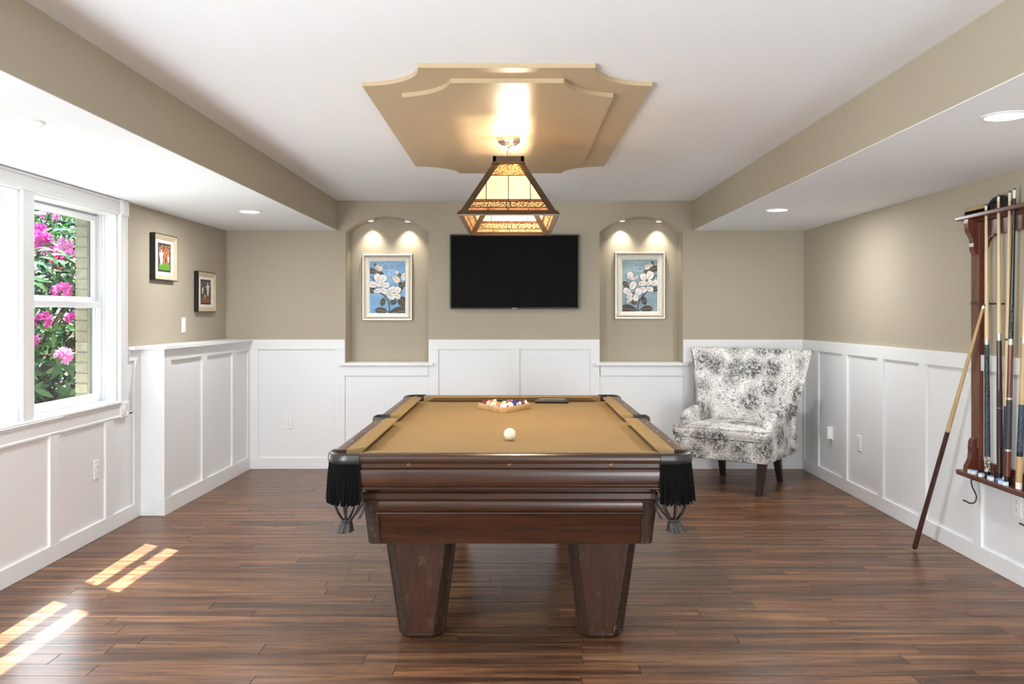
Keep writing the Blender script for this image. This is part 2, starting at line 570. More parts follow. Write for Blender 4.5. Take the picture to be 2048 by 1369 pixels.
# bumped-out half wall under the pictures
BX0, BY0, BX1, BY1 = -2.410, 5.815, -2.372, YB
def bump_pt(y, out):   # point on its front face
    t = (y-BY0)/(BY1-BY0)
    return BX0+(BX1-BX0)*t + out
bo = MB().prism([(XL-.01, BY0), (bump_pt(BY0,0), BY0), (bump_pt(BY1,0), BY1+.01), (XL-.01, BY1+.01)], 'z', 0, 1.135)
bump = bo.build('half_wall', M_white, wall_left)
def bump_piece(name, y0, y1, z0, z1, th=TH, par=None):
    p = [(bump_pt(y0,-.003), y0), (bump_pt(y0,th), y0), (bump_pt(y1,th), y1), (bump_pt(y1,-.003), y1)]
    return MB().prism(p, 'z', z0, z1).build(name, M_white, bump)
BYF = BY0-TH
bump_piece('top_rail', BYF, YB-TH, 1.055, 1.135)
for a, b in ((BYF, 5.905), (6.466, 6.56), (7.11, 7.20), (7.50, YB-TH)):
    bump_piece('stile', a, b, .11, 1.055)
for a, b in ((5.905, 6.466), (6.56, 7.11), (7.20, 7.50)):
    bump_piece('wainscot_panel', a-.005, b+.005, .1, 1.06, .004)
bump_piece('baseboard', BYF-.003, YB-TH, 0, .11, TH+.003)
# end face boards
fx = bump_pt(BYF, TH)
MB().box(-2.552, bump_pt(BYF, -.003), BY0-TH, BY0+.002, .11, 1.135, .001).build('end_board', M_white, bump)
MB().box(-2.552, bump_pt(BYF, -.003), BY0-TH-.003, BY0+.002, 0, .11, .001).build('baseboard', M_white, bump)
lg = MB()
out = [(XL-.005, 5.625), (XL+.05, 5.625), (XL+.05, 5.77), (bump_pt(BY0,.045), 5.77), (bump_pt(YB-TH,.05), YB-.002), (XL-.005, YB-.002)]
lg.prism(out, 'z', 1.135, 1.157)
lg.build('ledge_cap', M_white, bump)

# ---------------------------------------------------------------- window
def glass_mat():
    m = N('window_glass')
    t = m.n('ShaderNodeBsdfTransparent'); g = m.n('ShaderNodeBsdfGlossy'); mx = m.n('ShaderNodeMixShader')
    g.inputs['Roughness'].default_value = .02
    t.inputs['Color'].default_value = (.97, .985, .975, 1)
    mx.inputs[0].default_value = .05
    m.l(t.outputs[0], mx.inputs[1]); m.l(g.outputs[0], mx.inputs[2]); m.l(mx.outputs[0], m.out.inputs[0])
    return m.m
M_glass = glass_mat()
M_vinyl = paint('white_vinyl', srgb(238, 239, 241), .32, .01, .01)
for wi, (a, b) in enumerate(((4.515, 5.50), (WY0, 4.42))):
    fr = MB()
    # frame: head, sill, sides, with vertical sash tracks
    fr.box(-2.725, XL, a, b, 2.012, WZ1+.001).box(-2.725, XL, a, b, WZ0-.001, .822)
    fr.box(-2.725, XL, a, a+.03, .82, 2.014).box(-2.725, XL, b-.03, b, .82, 2.014)
    for x in (-2.642, -2.66, -2.678, -2.70):
        fr.box(x-.003, x+.003, a+.03, a+.042, .82, 2.014).box(x-.003, x+.003, b-.042, b-.03, .82, 2.014)
    fr.box(-2.725, -2.70, a, b, 1.995, 2.014)
    win = struct(fr.build('window_%d' % (wi+1), M_vinyl))
    for nm, xc, z0, z1, bot, top in (('upper_sash', -2.693, 1.435, 2.0, .045, .035), ('lower_sash', -2.658, .822, 1.452, .05, .038)):
        s = MB(); ya, yb = a+.036, b-.036; t = .014
        st = .048
        s.box(xc-t, xc+t, ya, ya+st, z0, z1, .003).box(xc-t, xc+t, yb-st, yb, z0, z1, .003)
        s.box(xc-t, xc+t, ya+st-.004, yb-st+.004, z0, z0+bot, .003).box(xc-t, xc+t, ya+st-.004, yb-st+.004, z1-top, z1, .003)
        s.box(xc-.005, xc+.005, ya+st, ya+st+.008, z0+bot, z1-top).box(xc-.005, xc+.005, yb-st-.008, yb-st, z0+bot, z1-top)
        so = s.build(nm, M_vinyl, win)
        MB().box(xc-.002, xc+.002, ya+st-.002, yb-st+.002, z0+bot-.002, z1-top+.002).build('pane', M_glass, so)
    ym = (a+b)/2
    MB().box(-2.66, -2.625, ym-.018, ym+.018, 1.4525, 1.457, .002).lathe([(.009, 1.457), (.009, 1.461)], (-2.642, ym, 0), 12).build('sash_lock', M_vinyl, win)
# casings
tr = struct(MB().box(-2.66, -2.575, 4.42, 4.515, .80, 2.03, .002).box(-2.576, -2.556, 4.415, 4.52, .80, 2.03, .003).build('trim_1', M_white))
def casing(y0, y1, z0, z1, vert):
    m = MB()
    prof = [(0, 0), (0, .016), (.006, .020), (.014, .020), (.020, .013), (.042, .013), (.053, .013), (.075, .013), (.081, .020), (.089, .020), (.095, .016), (.095, 0)]
    if vert:
        k = (y1-y0)/.095
        m.rings([[(XL+h, y0+p*k, z0) for p, h in prof], [(XL+h, y0+p*k, z1) for p, h in prof]])
    else:
        k = (z1-z0)/.095
        m.rings([[(XL+h, y0, z0+p*k) for p, h in prof], [(XL+h, y1, z0+p*k) for p, h in prof]])
    return m
casing(5.50, 5.605, .795, 2.02, True).build('side_casing', M_white, tr)
casing(3.33, 3.435, .795, 2.02, True).build('side_casing', M_white, tr)
casing(3.42, 5.515, 2.02, 2.115, False).build('head_casing', M_white, tr)
casing(3.42, 5.515, .700, .795, False).build('apron_casing', M_white, tr)
MB().box(XL-.08, XL+.03, 3.435, 5.50, .795, .812, .004).build('stool', M_white, tr)
for yc in (5.552, 3.383):
    for zc in (.75, 2.066):
        m = MB().box(XL, XL+.026, yc-.055, yc+.055, zc-.051, zc+.051, .003)
        bl = m.build('corner_block', M_white, tr)
        m = MB()
        m.lathe([(.044, .026), (.044, .031), (.036, .031), (.033, .027), (.027, .027), (.024, .032), (.017, .032), (.014, .027), (.010, .027), (.006, .033), (.001, .034)], (XL, yc, zc), 24, axis='x', cap=(False, True))
        m.build('rosette', M_white, bl, 35)

# ---------------------------------------------------------------- ceiling medallion
def plaque(xc, yc, hw, hl, cut, r, n=14):
    """rectangle with concave corners, outline counter-clockwise"""
    pts = []
    for sx, sy, flip in ((1, -1, 0), (1, 1, 1), (-1, 1, 0), (-1, -1, 1)):
        A = Vector((xc+sx*(hw-cut), yc+sy*hl)); B = Vector((xc+sx*hw, yc+sy*(hl-cut)))
        if flip: A, B = B, A
        mid = (A+B)/2; out = Vector((sx, sy)).normalized()
        half = (B-A).length/2
        c = mid + out*math.sqrt(max(0, r*r-half*half))
        a0 = math.atan2(A.y-c.y, A.x-c.x); a1 = math.atan2(B.y-c.y, B.x-c.x)
        d = (a1-a0+PI) % (2*PI) - PI
        for i in range(n+1):
            t = a0+d*i/n
            pts.append((c.x+r*math.cos(t), c.y+r*math.sin(t)))
    return pts
MX, MY = -.034, 4.695
med = thing('ceiling_medallion', 'two-tiered tan plaque with scooped corners on the white ceiling', 'ceiling medallion', (MX, MY, ZC))
MB().prism(plaque(MX, MY, .63, 1.276, .272, .272), 'z', ZC-.019, ZC).build('outer_panel', M_medal, med)
MB().prism(plaque(MX, MY, .474, 1.122, .235, .30), 'z', ZC-.038, ZC-.019).build('inner_panel', M_medal, med)

# ---------------------------------------------------------------- recessed lights
pots = [(-1.908, 3.28, 'recessed light over the window wall, the larger one toward the frame edge'),
        (-1.917, 6.15, 'recessed light in the soffit above the two small pictures'),
        (1.841, 3.19, 'recessed light in the soffit above the cue rack'),
        (1.867, 6.05, 'recessed light in the soffit above the patterned armchair')]
def pot_light(x, y, label, power):
    t = thing('recessed_light', label, 'light', (x, y, ZS-.003), 0, 'recessed soffit lights')
    z = ZS-.003
    MB().lathe([(.084, z), (.084, z-.003), (.080, z-.006), (.072, z-.006), (.068, z-.002), (.068, z)], (x, y, 0), 40, cap=(False, False)).build('trim_ring', M_white, t, 40)
    MB().lathe([(.069, z-.001), (.066, z-.0045), (.03, z-.006), (.001, z-.006)], (x, y, 0), 40, cap=(True, True)).build('lens', M_lens, t, 40)
    a = area('pot_lamp', (x, y, z-.012), (0, 0, -1), .13, .13, power, (.96, .98, 1), 'DISK')
for x, y, lb in pots: pot_light(x, y, lb, POT_POWER)
for x, y in ((-1.91, .35), (1.85, .35)):      # the same row goes on behind the camera
    a = area('pot_lamp', (x, y, ZS-.02), (0, 0, -1), .13, .13, POT_POWER, (.96, .98, 1), 'DISK')

# puck lights under the arches
for ni, (x0, x1) in enumerate(NICHES):
    for j, fx in enumerate((.285, .735)):
        x = x0+(x1-x0)*fx
        z = arch_z(x, x0, x1)-.004
        lab = ['small puck light under the arch of the niche nearer the window', 'small puck light under the arch of the niche nearer the armchair'][ni]
        lab += [', corner side', ', TV side'][j if ni == 0 else 1-j]
        t = thing('puck_light', lab, 'light', (x, YB+.09, z), 0, 'puck lights in the wall niches')
        MB().lathe([(.030, z+.012), (.031, z-.004), (.028, z-.008), (.022, z-.008), (.022, z-.002)], (x, YB+.09, 0), 24, cap=(True, True)).build('housing', M_white, t, 40)
        MB().lathe([(.021, z-.003), (.012, z-.0065), (.001, z-.007)], (x, YB+.09, 0), 20).build('lens', M_lens, t, 40)
        d = bpy.data.lights.new('puck_lamp', 'SPOT')
        d.energy = PUCK_POWER*2.7; d.spot_size = R(88); d.spot_blend = .9; d.shadow_soft_size = .012; d.color = (1, .93, .80)
        o = bpy.data.objects.new('puck_lamp', d); COL.objects.link(o)
        o.location = (x, YB+.115, z-.012)
        o.rotation_euler = Vector((0, .16, -1)).to_track_quat('-Z', 'Y').to_euler()

# ---------------------------------------------------------------- outlets and switches
def wall_frame(side):
    if side == 'back': return lambda c, u, v, n: (c[0]+u, YB-.006-n, c[2]+v)
    if side == 'left': return lambda c, u, v, n: (XL+(.006 if c[2] < 1.1 else 0)+n, c[1]+u, c[2]+v)
    return lambda c, u, v, n: (XR-.006-n, c[1]-u, c[2]+v)
def pbox(m, P, c, u0, u1, v0, v1, n0, n1, ch=0):
    ins = ch
    a = [(u0, v0), (u1, v0), (u1, v1), (u0, v1)]
    b = [(u0+ins, v0+ins), (u1-ins, v0+ins), (u1-ins, v1-ins), (u0+ins, v1-ins)]
    rs = [[P(c, u, v, n0) for u, v in a], [P(c, u, v, n1-ins) for u, v in a], [P(c, u, v, n1) for u, v in b]]
    m.rings(rs)
    return m
def outlet(side, c, label):
    P = wall_frame(side)
    t = thing('wall_outlet', label, 'outlet', c, 0, 'white wall outlets')
    pbox(MB(), P, c, -.035, .035, -.057, .057, 0, .006, .002).build('cover_plate', M_cover, t)
    for s in (-1, 1):
        m = MB()
        pts = []
        for i in range(20):
            a = 2*PI*i/20
            pts.append((max(-.0165, min(.0165, .020*math.cos(a))), s*.0195+.0145*math.sin(a)))
        m.rings([[P(c, u, v, .006) for u, v in pts], [P(c, u, v, .0085) for u, v in pts]])
        rc = m.build('receptacle', M_cover, t)
        m = MB()
        for du in (-.0065, .0065):
            pbox(m, P, c, du-.0012, du+.0012, s*.0195-.001, s*.0195+.008, .0084, .0088)
        pbox(m, P, c, -.0025, .0025, s*.0195-.0105, s*.0195-.006, .0084, .0088)
        m.build('slot', M_slot, rc)
    m = MB(); pbox(m, P, c, -.003, .003, -.003, .003, .006, .0075, .001); m.build('screw', M_cover, t)
    return t
outlet('back', (-2.013, YB-.006, .417), 'white outlet low on the back wall beside the half wall')
outlet('left', (XL+.006, 5.204, .421), 'white outlet in the panelling under the window')
outlet('right', (XR-.006, 6.327, .413), 'white outlet on the side wall between armchair and leaning cue')
outlet('right', (XR-.006, 4.334, .396), 'white outlet under the bottom shelf of the cue rack')
c = (XL, 6.587, 1.29); P = wall_frame('left')
t = thing('light_switch', 'white light switch above the ledge, under the two pictures', 'switch', c)
pbox(MB(), P, c, -.035, .035, -.058, .058, 0, .006, .002).build('cover_plate', M_cover, t)
pbox(MB(), P, c, -.0165, .0165, -.033, .033, .006, .010, .0015).build('rocker', M_cover, t)
c = (XR-.006, 6.886, .411); P = wall_frame('right')
t = thing('plug_in_device', 'white plug-in device in the outlet beside the armchair', 'plug', c)
pbox(MB(), P, c, -.035, .035, -.057, .057, 0, .005, .002).build('cover_plate', M_cover, t)
pbox(MB(), P, c, -.028, -.004, -.048, .050, .005, .032, .005).build('plug_body', M_cover, t)
pbox(MB(), P, c, .000, .026, -.044, .054, .005, .040, .006).build('plug_body', M_cover, t)

# ---------------------------------------------------------------- television
tv = thing('tv', 'flat black wall-mounted television between the two niches', 'television', (-.004, 7.49, 1.748))
tx, tz, tw, th_ = -.004, 1.749, 1.136, .656
M_scr = plain('black_screen', (.004, .0033, .0033, 1), .45, var=.02, spec=.05)
M_bez = plain('dark_grey_bezel', srgb(40, 40, 42), .3, .4)
Pt = lambda u, v, n: (u, 7.505-n, v)
m = MB().frame(Pt, tx, tz, tw, th_, [(0, -.03), (0, .012), (.004, .016), (.010, .016), (.012, .010)])
m.add([(tx-tw/2, 7.535, tz-th_/2), (tx+tw/2, 7.535, tz-th_/2), (tx+tw/2, 7.535, tz+th_/2), (tx-tw/2, 7.535, tz+th_/2)], [(0,1,2,3)])
m.build('bezel', M_bez, tv)
MB().box(tx-tw/2+.009, tx+tw/2-.009, 7.494, 7.505, tz-th_/2+.016, tz+th_/2-.009).build('screen', M_scr, tv)
MB().box(tx-.022, tx+.022, 7.4875, 7.490, tz-th_/2+.003, tz-th_/2+.009).build('badge', plain('grey_badge', srgb(150,150,152), .3, .6), tv)
MB().box(tx-.2, tx+.2, 7.535, YB, tz-.15, tz+.15).build('wall_bracket', M_black, tv)
MB().box(tx+.27, tx+.276, 7.488, 7.492, tz-th_/2-.004, tz-th_/2+.002).build('status_light', plain('white_dot', (.8,.8,.8,1), .4), tv)

# ---------------------------------------------------------------- flower prints in the niches
M_silver = plain('champagne_frame', srgb(205, 196, 180), .28, .55, var=.05)
M_matw = plain('pale_frame_inner', srgb(226, 220, 208), .4, .15, var=.03)
def canvas_mat(name, a, b, c3):
    m = N(name); v = m.coord()
    n1 = m.noise(v, 9, 5, .7, .6); n2 = m.noise(v, 60, 3)
    c = m.ramp(n1, [(.3, a), (.5, b), (.72, c3)])
    c = m.mix(m.math('MULTIPLY', n2, .25), c, c3)
    m.set(c, .5); return m.m
M_blueL = canvas_mat('bright_blue_canvas', srgb(96, 150, 204), srgb(128, 174, 220), srgb(160, 196, 226))
M_blueR = canvas_mat('grey_blue_canvas', srgb(112, 142, 156), srgb(140, 166, 178), srgb(176, 192, 198))
M_petal = canvas_mat('white_petal_paint', srgb(222, 214, 210), srgb(240, 234, 230), srgb(248, 244, 240))
M_petal2 = canvas_mat('cream_petal_paint', srgb(214, 200, 178), srgb(228, 218, 198), srgb(238, 230, 214))
M_pleaf = canvas_mat('dark_leaf_paint', srgb(48, 42, 36), srgb(70, 62, 50), srgb(92, 82, 62))
M_stem = canvas_mat('stem_paint', srgb(48, 50, 50), srgb(66, 70, 66), srgb(84, 84, 74))
M_crease = canvas_mat('crease_paint', srgb(150, 136, 124), srgb(168, 154, 142), srgb(182, 168, 156))
M_line = canvas_mat('pale_sketch_paint', srgb(168, 200, 222), srgb(190, 214, 230), srgb(205, 224, 236))
def blob(cx, cy, rx, ry, ang, pw=1.0, n=18):
    out = []
    for i in range(n):
        a = 2*PI*i/n
        ca, sa = math.cos(a), math.sin(a)
        if pw < -.5:                                   # leaf: pointed at both ends
            x, y = rx*ca, ry*abs(sa)**1.45*(1 if sa > 0 else -1)
        else:                                          # petal: narrow root, broad notched tip
            k = 1-.34*pw*(.5-.5*ca)
            notch = 1-.10*pw*math.exp(-(a if a < PI else 2*PI-a)**2/.06)
            wob = 1+.035*pw*math.sin(5*a+cx*37)
            x, y = rx*ca*notch*wob, ry*sa*k*wob
        out.append((cx+x*math.cos(ang)-y*math.sin(ang), cy+x*math.sin(ang)+y*math.cos(ang)))
    return out
def clip(poly, w, h):
    def side(p, ax, lim, sg):
        res = []
        for i in range(len(p)):
            a, b = p[i-1], p[i]
            ia, ib = sg*a[ax] <= lim, sg*b[ax] <= lim
            if ia != ib:
                t = (sg*lim-a[ax])/(b[ax]-a[ax])
                res.append((a[0]+(b[0]-a[0])*t, a[1]+(b[1]-a[1])*t))
            if ib: res.append(b)
        return res
    for ax, lim in ((0, w/2), (1, h/2)):
        for sg in (1, -1):
            poly = side(poly, ax, lim, sg)
            if len(poly) < 3: return None
    return poly
def flower_print(name, cx, cz, w, h, aw, ah, bg, shapes, label):
    t = thing(name, label, 'picture', (cx, YB+ND, cz))
    Pp = lambda u, v, n: (cx+u, YB+ND-n, cz+v)
    prof = [(0, 0), (0, .030), (.006, .036), (.013, .036), (.017, .030), (.021, .027), (.026, .029), (.030, .026)]
    MB().frame(Pp, 0, 0, w, h, prof).build('outer_frame', M_silver, t)
    i2 = (w-aw)/2
    MB().frame(Pp, 0, 0, w, h, [(.029, .0), (.029, .027), (.034, .030), (i2*.62, .024), (i2*.72, .024), (i2*.78, .019), (i2-.006, .017), (i2, .014), (i2, .0)]).build('inner_frame', M_matw, t)
    m = MB(); base = .010
    aw += .004; ah += .004
    m.add([Pp(-aw/2, -ah/2, base), Pp(aw/2, -ah/2, base), Pp(aw/2, ah/2, base), Pp(-aw/2, ah/2, base)], [(0,1,2,3)], 0)
    lay = base
    for mi, poly in shapes:
        lay += .00006
        p = clip([(u*aw, v*ah) for u, v in poly], aw, ah)
        if p: m.add([Pp(u, v, lay) for u, v in p], [tuple(range(len(p)))], mi)
    me = m.build('painting', [bg, M_petal, M_petal2, M_pleaf, M_stem, M_line, M_crease], t)
def stroke(pts, w, mi=4):
    res = []
    for (x0, y0), (x1, y1) in zip(pts, pts[1:]):
        d = Vector((x1-x0, y1-y0)); nn = Vector((-d.y, d.x)).normalized()*w/2; e = d.normalized()*w*.3
        res.append((mi, [(x0+nn.x-e.x, y0+nn.y-e.y), (x1+nn.x+e.x, y1+nn.y+e.y), (x1-nn.x+e.x, y1-nn.y+e.y), (x0-nn.x-e.x, y0-nn.y-e.y)]))
    return res
def B(mi, px, py, rx, ry, ang, box, outline=True, pw=1):
    if mi == 3: pw, ry, rx = -1, ry*1.15, rx*1.08
    # px,py in unit frame coordinates 0..1 (from top-left)
    u, v = px-.5, .5-py
    asp = 1/1.48
    def pol(k):
        return [(u+(a-u), v+(b-v)*asp) for a, b in blob(u, v, rx*k, ry*k, R(ang), pw)]
    o = []
    if outline: o.append((4, pol(1.07)))
    o.append((mi, pol(1.0)))
    if mi in (1, 2) and outline:                       # creases running out from the root
        for da, l0, l1 in ((-.22, -.8, .25), (.05, -.85, .55), (.3, -.8, .15)):
            pts = [(u+rx*t*math.cos(R(ang))-ry*da*(t+.9)*math.sin(R(ang)), v+(rx*t*math.sin(R(ang))+ry*da*(t+.9)*math.cos(R(ang)))*asp) for t in (l0, (l0+l1)/2, l1)]
            o += stroke(pts, .006, 6)
    if mi == 3:
        pts = [(u+rx*t*math.cos(R(ang)), v+rx*t*math.sin(R(ang))*asp) for t in (-.9, 0, .9)]
        o += stroke(pts, .007, 6)
    return o
def butterfly(px, py, s):
    res = []
    for sx in (-1, 1):
        for dx, dy, r in ((.07, .045, .075), (.055, -.04, .06)):
            u, v = px-.5+sx*dx*s, .5-py+dy*s
            pts = [(u+r*s*math.cos(2*PI*i/10), v+r*s*.75*math.sin(2*PI*i/10)) for i in range(11)]
            res += stroke(pts, .012, 5)
    return res
shL = []
shL += butterfly(.53, .17, 1.2)
shL += stroke([(-.5, .2), (-.42, .18), (-.38, .13)], .02) + stroke([(.06, -.5), (.055, -.38), (.03, -.27), (-.05, -.19), (-.12, -.14), (-.2, -.1)], .03) + stroke([(.06, -.5), (0, -.45)], .02)
shL += B(3, .05, .19, .13, .07, -12, 0) + B(3, .30, .235, .10, .05, -28, 0) + B(3, .08, .56, .09, .07, 10, 0) + B(3, .37, .78, .07, .10, -15, 0) + B(3, .32, .945, .15, .08, -6, 0)
shL += B(3, .92, .77, .14, .11, -52, 0) + B(3, .84, .965, .26, .12, 10, 0) + B(3, .66, .785, .09, .06, 32, 0) + B(3, .88, .47, .06, .09, 12, 0) + B(3, .98, .44, .05, .06, 0, 0) + B(3, .17, .09, .04, .06, 0, 0)
shL += B(2, .21, .11, .07, .06, 40, 0) + B(2, .30, .15, .08, .08, 60, 0)
shL += B(1, .24, .33, .14, .12, 120, 0) + B(1, .37, .34, .12, .13, 60, 0) + B(1, .08, .45, .13, .10, 160, 0) + B(1, .24, .43, .11, .09, -40, 0) + B(1, .44, .46, .13, .09, 8, 0) + B(1, .23, .57, .12, .08, 10, 0) + B(1, .40, .57, .12, .09, -35, 0)
shL += B(1, .76, .22, .05, .06, 60, 0) + B(2, .74, .35, .13, .10, -40, 0) + B(2, .97, .28, .10, .09, 30, 0) + B(1, .95, .33, .07, .07, 30, 0) + B(3, .84, .27, .05, .04, 60, 0, False)
shL += B(1, .62, .55, .14, .10, 30, 0) + B(1, .78, .56, .11, .11, 60, 0) + B(1, .60, .67, .13, .10, -30, 0) + B(1, .78, .67, .10, .09, -30, 0) + B(1, .67, .61, .12, .08, 5, 0) + B(4, .70, .61, .03, .02, 20, 0, False)
flower_print('flower_print', Xb(775.2)*1.026, 1.37+(630-575)/219, .456, .606, .322, .476, M_blueL, shL, 'silver-framed white flower print on bright blue ground')
shR = []
shR += butterfly(.46, .15, 1.0)
shR += stroke([(.5, .19), (.42, .18), (.38, .12)], .02) + stroke([(-.06, -.5), (-.055, -.4), (-.01, -.28), (.1, -.19), (.2, -.1)], .032) + stroke([(-.05, -.5), (.02, -.45)], .02)
shR += B(3, .92, .18, .13, .07, 12, 0) + B(3, .70, .235, .10, .05, 28, 0) + B(3, .08, .46, .09, .05, -10, 0) + B(3, .12, .53, .07, .05, 20, 0) + B(3, .62, .79, .07, .10, 15, 0) + B(3, .70, .945, .15, .08, 6, 0)
shR += B(3, .16, .95, .22, .11, -8, 0) + B(3, .34, .82, .09, .06, -20, 0) + B(3, .94, .57, .08, .06, 10, 0) + B(3, .85, .09, .04, .06, 0, 0)
shR += B(2, .80, .11, .07, .06, -40, 0) + B(2, .70, .15, .08, .08, -60, 0)
shR += B(1, .22, .31, .11, .10, 70, 0) + B(1, .28, .37, .08, .06, 0, 0) + B(1, .39, .35, .07, .04, 30, 0) + B(4, .30, .42, .04, .02, 0, 0, False)
shR += B(1, .60, .34, .11, .11, 110, 0) + B(1, .78, .31, .13, .13, 60, 0) + B(1, .92, .45, .11, .09, 30, 0) + B(1, .57, .46, .13, .08, 5, 0) + B(1, .76, .45, .11, .08, 45, 0) + B(1, .60, .58, .10, .09, -60, 0) + B(1, .77, .57, .12, .08, -15, 0)
shR += B(1, .30, .50, .13, .11, 60, 0) + B(1, .14, .61, .13, .10, 150, 0) + B(1, .46, .62, .11, .12, 70, 0) + B(1, .20, .70, .11, .07, 30, 0) + B(1, .20, .78, .12, .06, 40, 0) + B(1, .38, .73, .11, .09, -100, 0) + B(4, .31, .64, .03, .02, 0, 0, False)
flower_print('flower_print', Xb(1279.5)*1.026, 1.37+(630-571.5)/219, .460, .612, .318, .476, M_blueR, shR, 'silver-framed white flower print on grey-blue ground')

# ---------------------------------------------------------------- sports pictures on the left wall
def sport_mat(name, stops, green):
    m = N(name)
    v = m.coord((1, 26, 16)); n1 = m.noise(v, 1.2, 4, .7, 1.2)
    c = m.ramp(n1, stops, 'CONSTANT')
    m.set(c, .35); return m.m
M_sp1 = sport_mat('action_print_orange', [(0, srgb(40, 32, 26)), (.42, srgb(110, 60, 36)), (.50, srgb(168, 92, 52)), (.56, srgb(196, 180, 160)), (.62, srgb(70, 48, 36))], 1)
M_sp2 = sport_mat('action_print_grey', [(0, srgb(46, 42, 34)), (.48, srgb(70, 62, 50)), (.56, srgb(110, 100, 92)), (.62, srgb(150, 150, 156)), (.66, srgb(60, 52, 44))], 0)
M_grass_p = canvas_mat('print_green', srgb(70, 120, 30), srgb(92, 146, 40), srgb(110, 160, 60))
M_brown_p = canvas_mat('print_red_brown', srgb(104, 58, 40), srgb(126, 74, 52), srgb(140, 90, 66))
M_fig = canvas_mat('print_white_figure', srgb(176, 168, 160), srgb(214, 208, 204), srgb(234, 230, 226))
M_figo = canvas_mat('print_orange_figure', srgb(150, 76, 40), srgb(186, 104, 58), srgb(204, 130, 84))
M_blkframe = plain('black_frame', srgb(16, 14, 13), .35)
M_gold = plain('pale_gold_frame_lip', srgb(208, 190, 160), .4, .2)
M_matcream = plain('cream_mat', srgb(232, 226, 216), .7, var=.02)
M_dkmat = plain('dark_green_mat', srgb(52, 56, 50), .6)
def sport_pic(y0, y1, z0, z1, label, bg, ground, figs):
    yc, zc, w, h = (y0+y1)/2, (z0+z1)/2, y1-y0, z1-z0
    t = thing('sports_picture', label, 'picture', (XL, yc, zc))
    Pp = lambda u, v, n: (XL+n, yc+u, zc+v)
    MB().frame(Pp, 0, 0, w, h, [(0, 0), (0, .034), (.003, .037), (.006, .037), (.007, .034)]).build('outer_frame', M_blkframe, t)
    MB().frame(Pp, 0, 0, w, h, [(.006, .0), (.006, .036), (.012, .036), (.040, .022), (.042, .018)]).build('frame_lip', M_gold, t)
    iw, ih = w-.08, h-.08
    MB().add([Pp(-iw/2, -ih/2, .019), Pp(iw/2, -ih/2, .019), Pp(iw/2, ih/2, .019), Pp(-iw/2, ih/2, .019)], [(0,1,2,3)]).build('mat_board', M_matcream, t)
    aw, ah = w*.56, h*.62
    MB().add([Pp(-aw/2, -ah/2, .0195), Pp(aw/2, -ah/2, .0195), Pp(aw/2, ah/2, .0195), Pp(-aw/2, ah/2, .0195)], [(0,1,2,3)]).build('inner_mat', M_dkmat, t)
    m = MB(); aw -= .028; ah -= .026
    m.add([Pp(-aw/2, -ah/2, .0198), Pp(aw/2, -ah/2, .0198), Pp(aw/2, ah/2, .0198), Pp(-aw/2, ah/2, .0198)], [(0,1,2,3)], 0)
    m.add([Pp(-aw/2, -ah/2, .01985), Pp(aw/2, -ah/2, .01985), Pp(aw/2, -ah*.24, .01985), Pp(aw*.1, -ah*.2, .01985), Pp(-aw/2, -ah*.3, .01985)], [(0,1,2,3,4)], 1)
    lay = .0199
    for mi, u, v, s in figs:
        for bx, by, rx, ry, an in ((0, .30, .06, .05, 0), (0, .12, .11, .14, 5), (-.05, -.12, .06, .18, 12), (.06, -.12, .06, .18, -14), (.12, .12, .045, .14, -40), (-.12, .10, .045, .13, 35)):
            lay += .00003
            p = blob(u+bx*s, v+by*s, rx*s, ry*s, R(an), 0, 10)
            p = clip([(a*aw, b*ah) for a, b in p], aw, ah)
            if p: m.add([Pp(a, b, lay) for a, b in p], [tuple(range(len(p)))], mi)
    m.build('print', [bg, ground, M_fig, M_figo], t)
sport_pic(5.982, 6.385, 1.618, 1.952, 'black-framed sports photo with a green field, nearer the window', M_sp1, M_grass_p, [(3, .02, .12, .75), (2, -.28, -.02, 1.0), (3, .25, -.02, .85), (2, .34, -.05, .5)])
sport_pic(6.804, 7.215, 1.392, 1.722, 'black-framed dark sports photo, nearer the room corner', M_sp2, M_brown_p, [(2, .22, .10, 1.0), (2, -.36, .05, .5), (2, -.1, -.22, .35)])

# ---------------------------------------------------------------- pool table
TX, TY0, TY1, TZ, BZ = -.019, 3.279, 5.748, .828, .791
TYC = (TY0+TY1)/2
HW = .715
NW, BW = .124, .058            # rail width to the cushion nose, width of the wooden part
table = thing('pool_table', 'dark wooden pool table with tan felt and black fringed pockets', 'pool table', (TX, TYC, 0))
x0, x1 = TX-HW, TX+HW
# slate with felt; corners and side notches left open for the pockets
cc = .085
ix0, ix1, iy0, iy1 = x0+.045, x1-.045, TY0+.045, TY1-.045
bed = [(ix0+cc, iy0), (ix1-cc, iy0), (ix1, iy0+cc), (ix1, TYC-.05), (ix1-.045, TYC-.03), (ix1-.045, TYC+.03), (ix1, TYC+.05), (ix1, iy1-cc), (ix1-cc, iy1), (ix0+cc, iy1), (ix0, iy1-cc), (ix0, TYC+.05), (ix0+.045, TYC+.03), (ix0+.045, TYC-.03), (ix0, TYC-.05), (ix0, iy0+cc)]
MB().prism(bed, 'z', BZ-.025, BZ).build('felt_bed', M_felt, table)
MB().box(x0+.05, x1-.05, TY0+.05, TY1-.05, BZ-.08, BZ-.026).build('slate', M_black, table)
CP = .133                      # length of a corner pocket along the rail
def rail_profile(bw):          # (distance in from the outer face, z)
    return [(.012, BZ+.002), (.004, BZ+.006), (.001, BZ+.014), (.001, BZ+.022), (.004, BZ+.030), (.010, TZ-.003), (.018, TZ), (bw, TZ), (bw, BZ+.002)]
def cushion_profile():
    return [(BW+.0005, TZ+.0006), (NW-.012, TZ+.0004), (NW-.002, TZ-.002), (NW, TZ-.005), (NW-.004, TZ-.010), (NW-.040, BZ+.002), (BW+.0005, BZ+.001)]
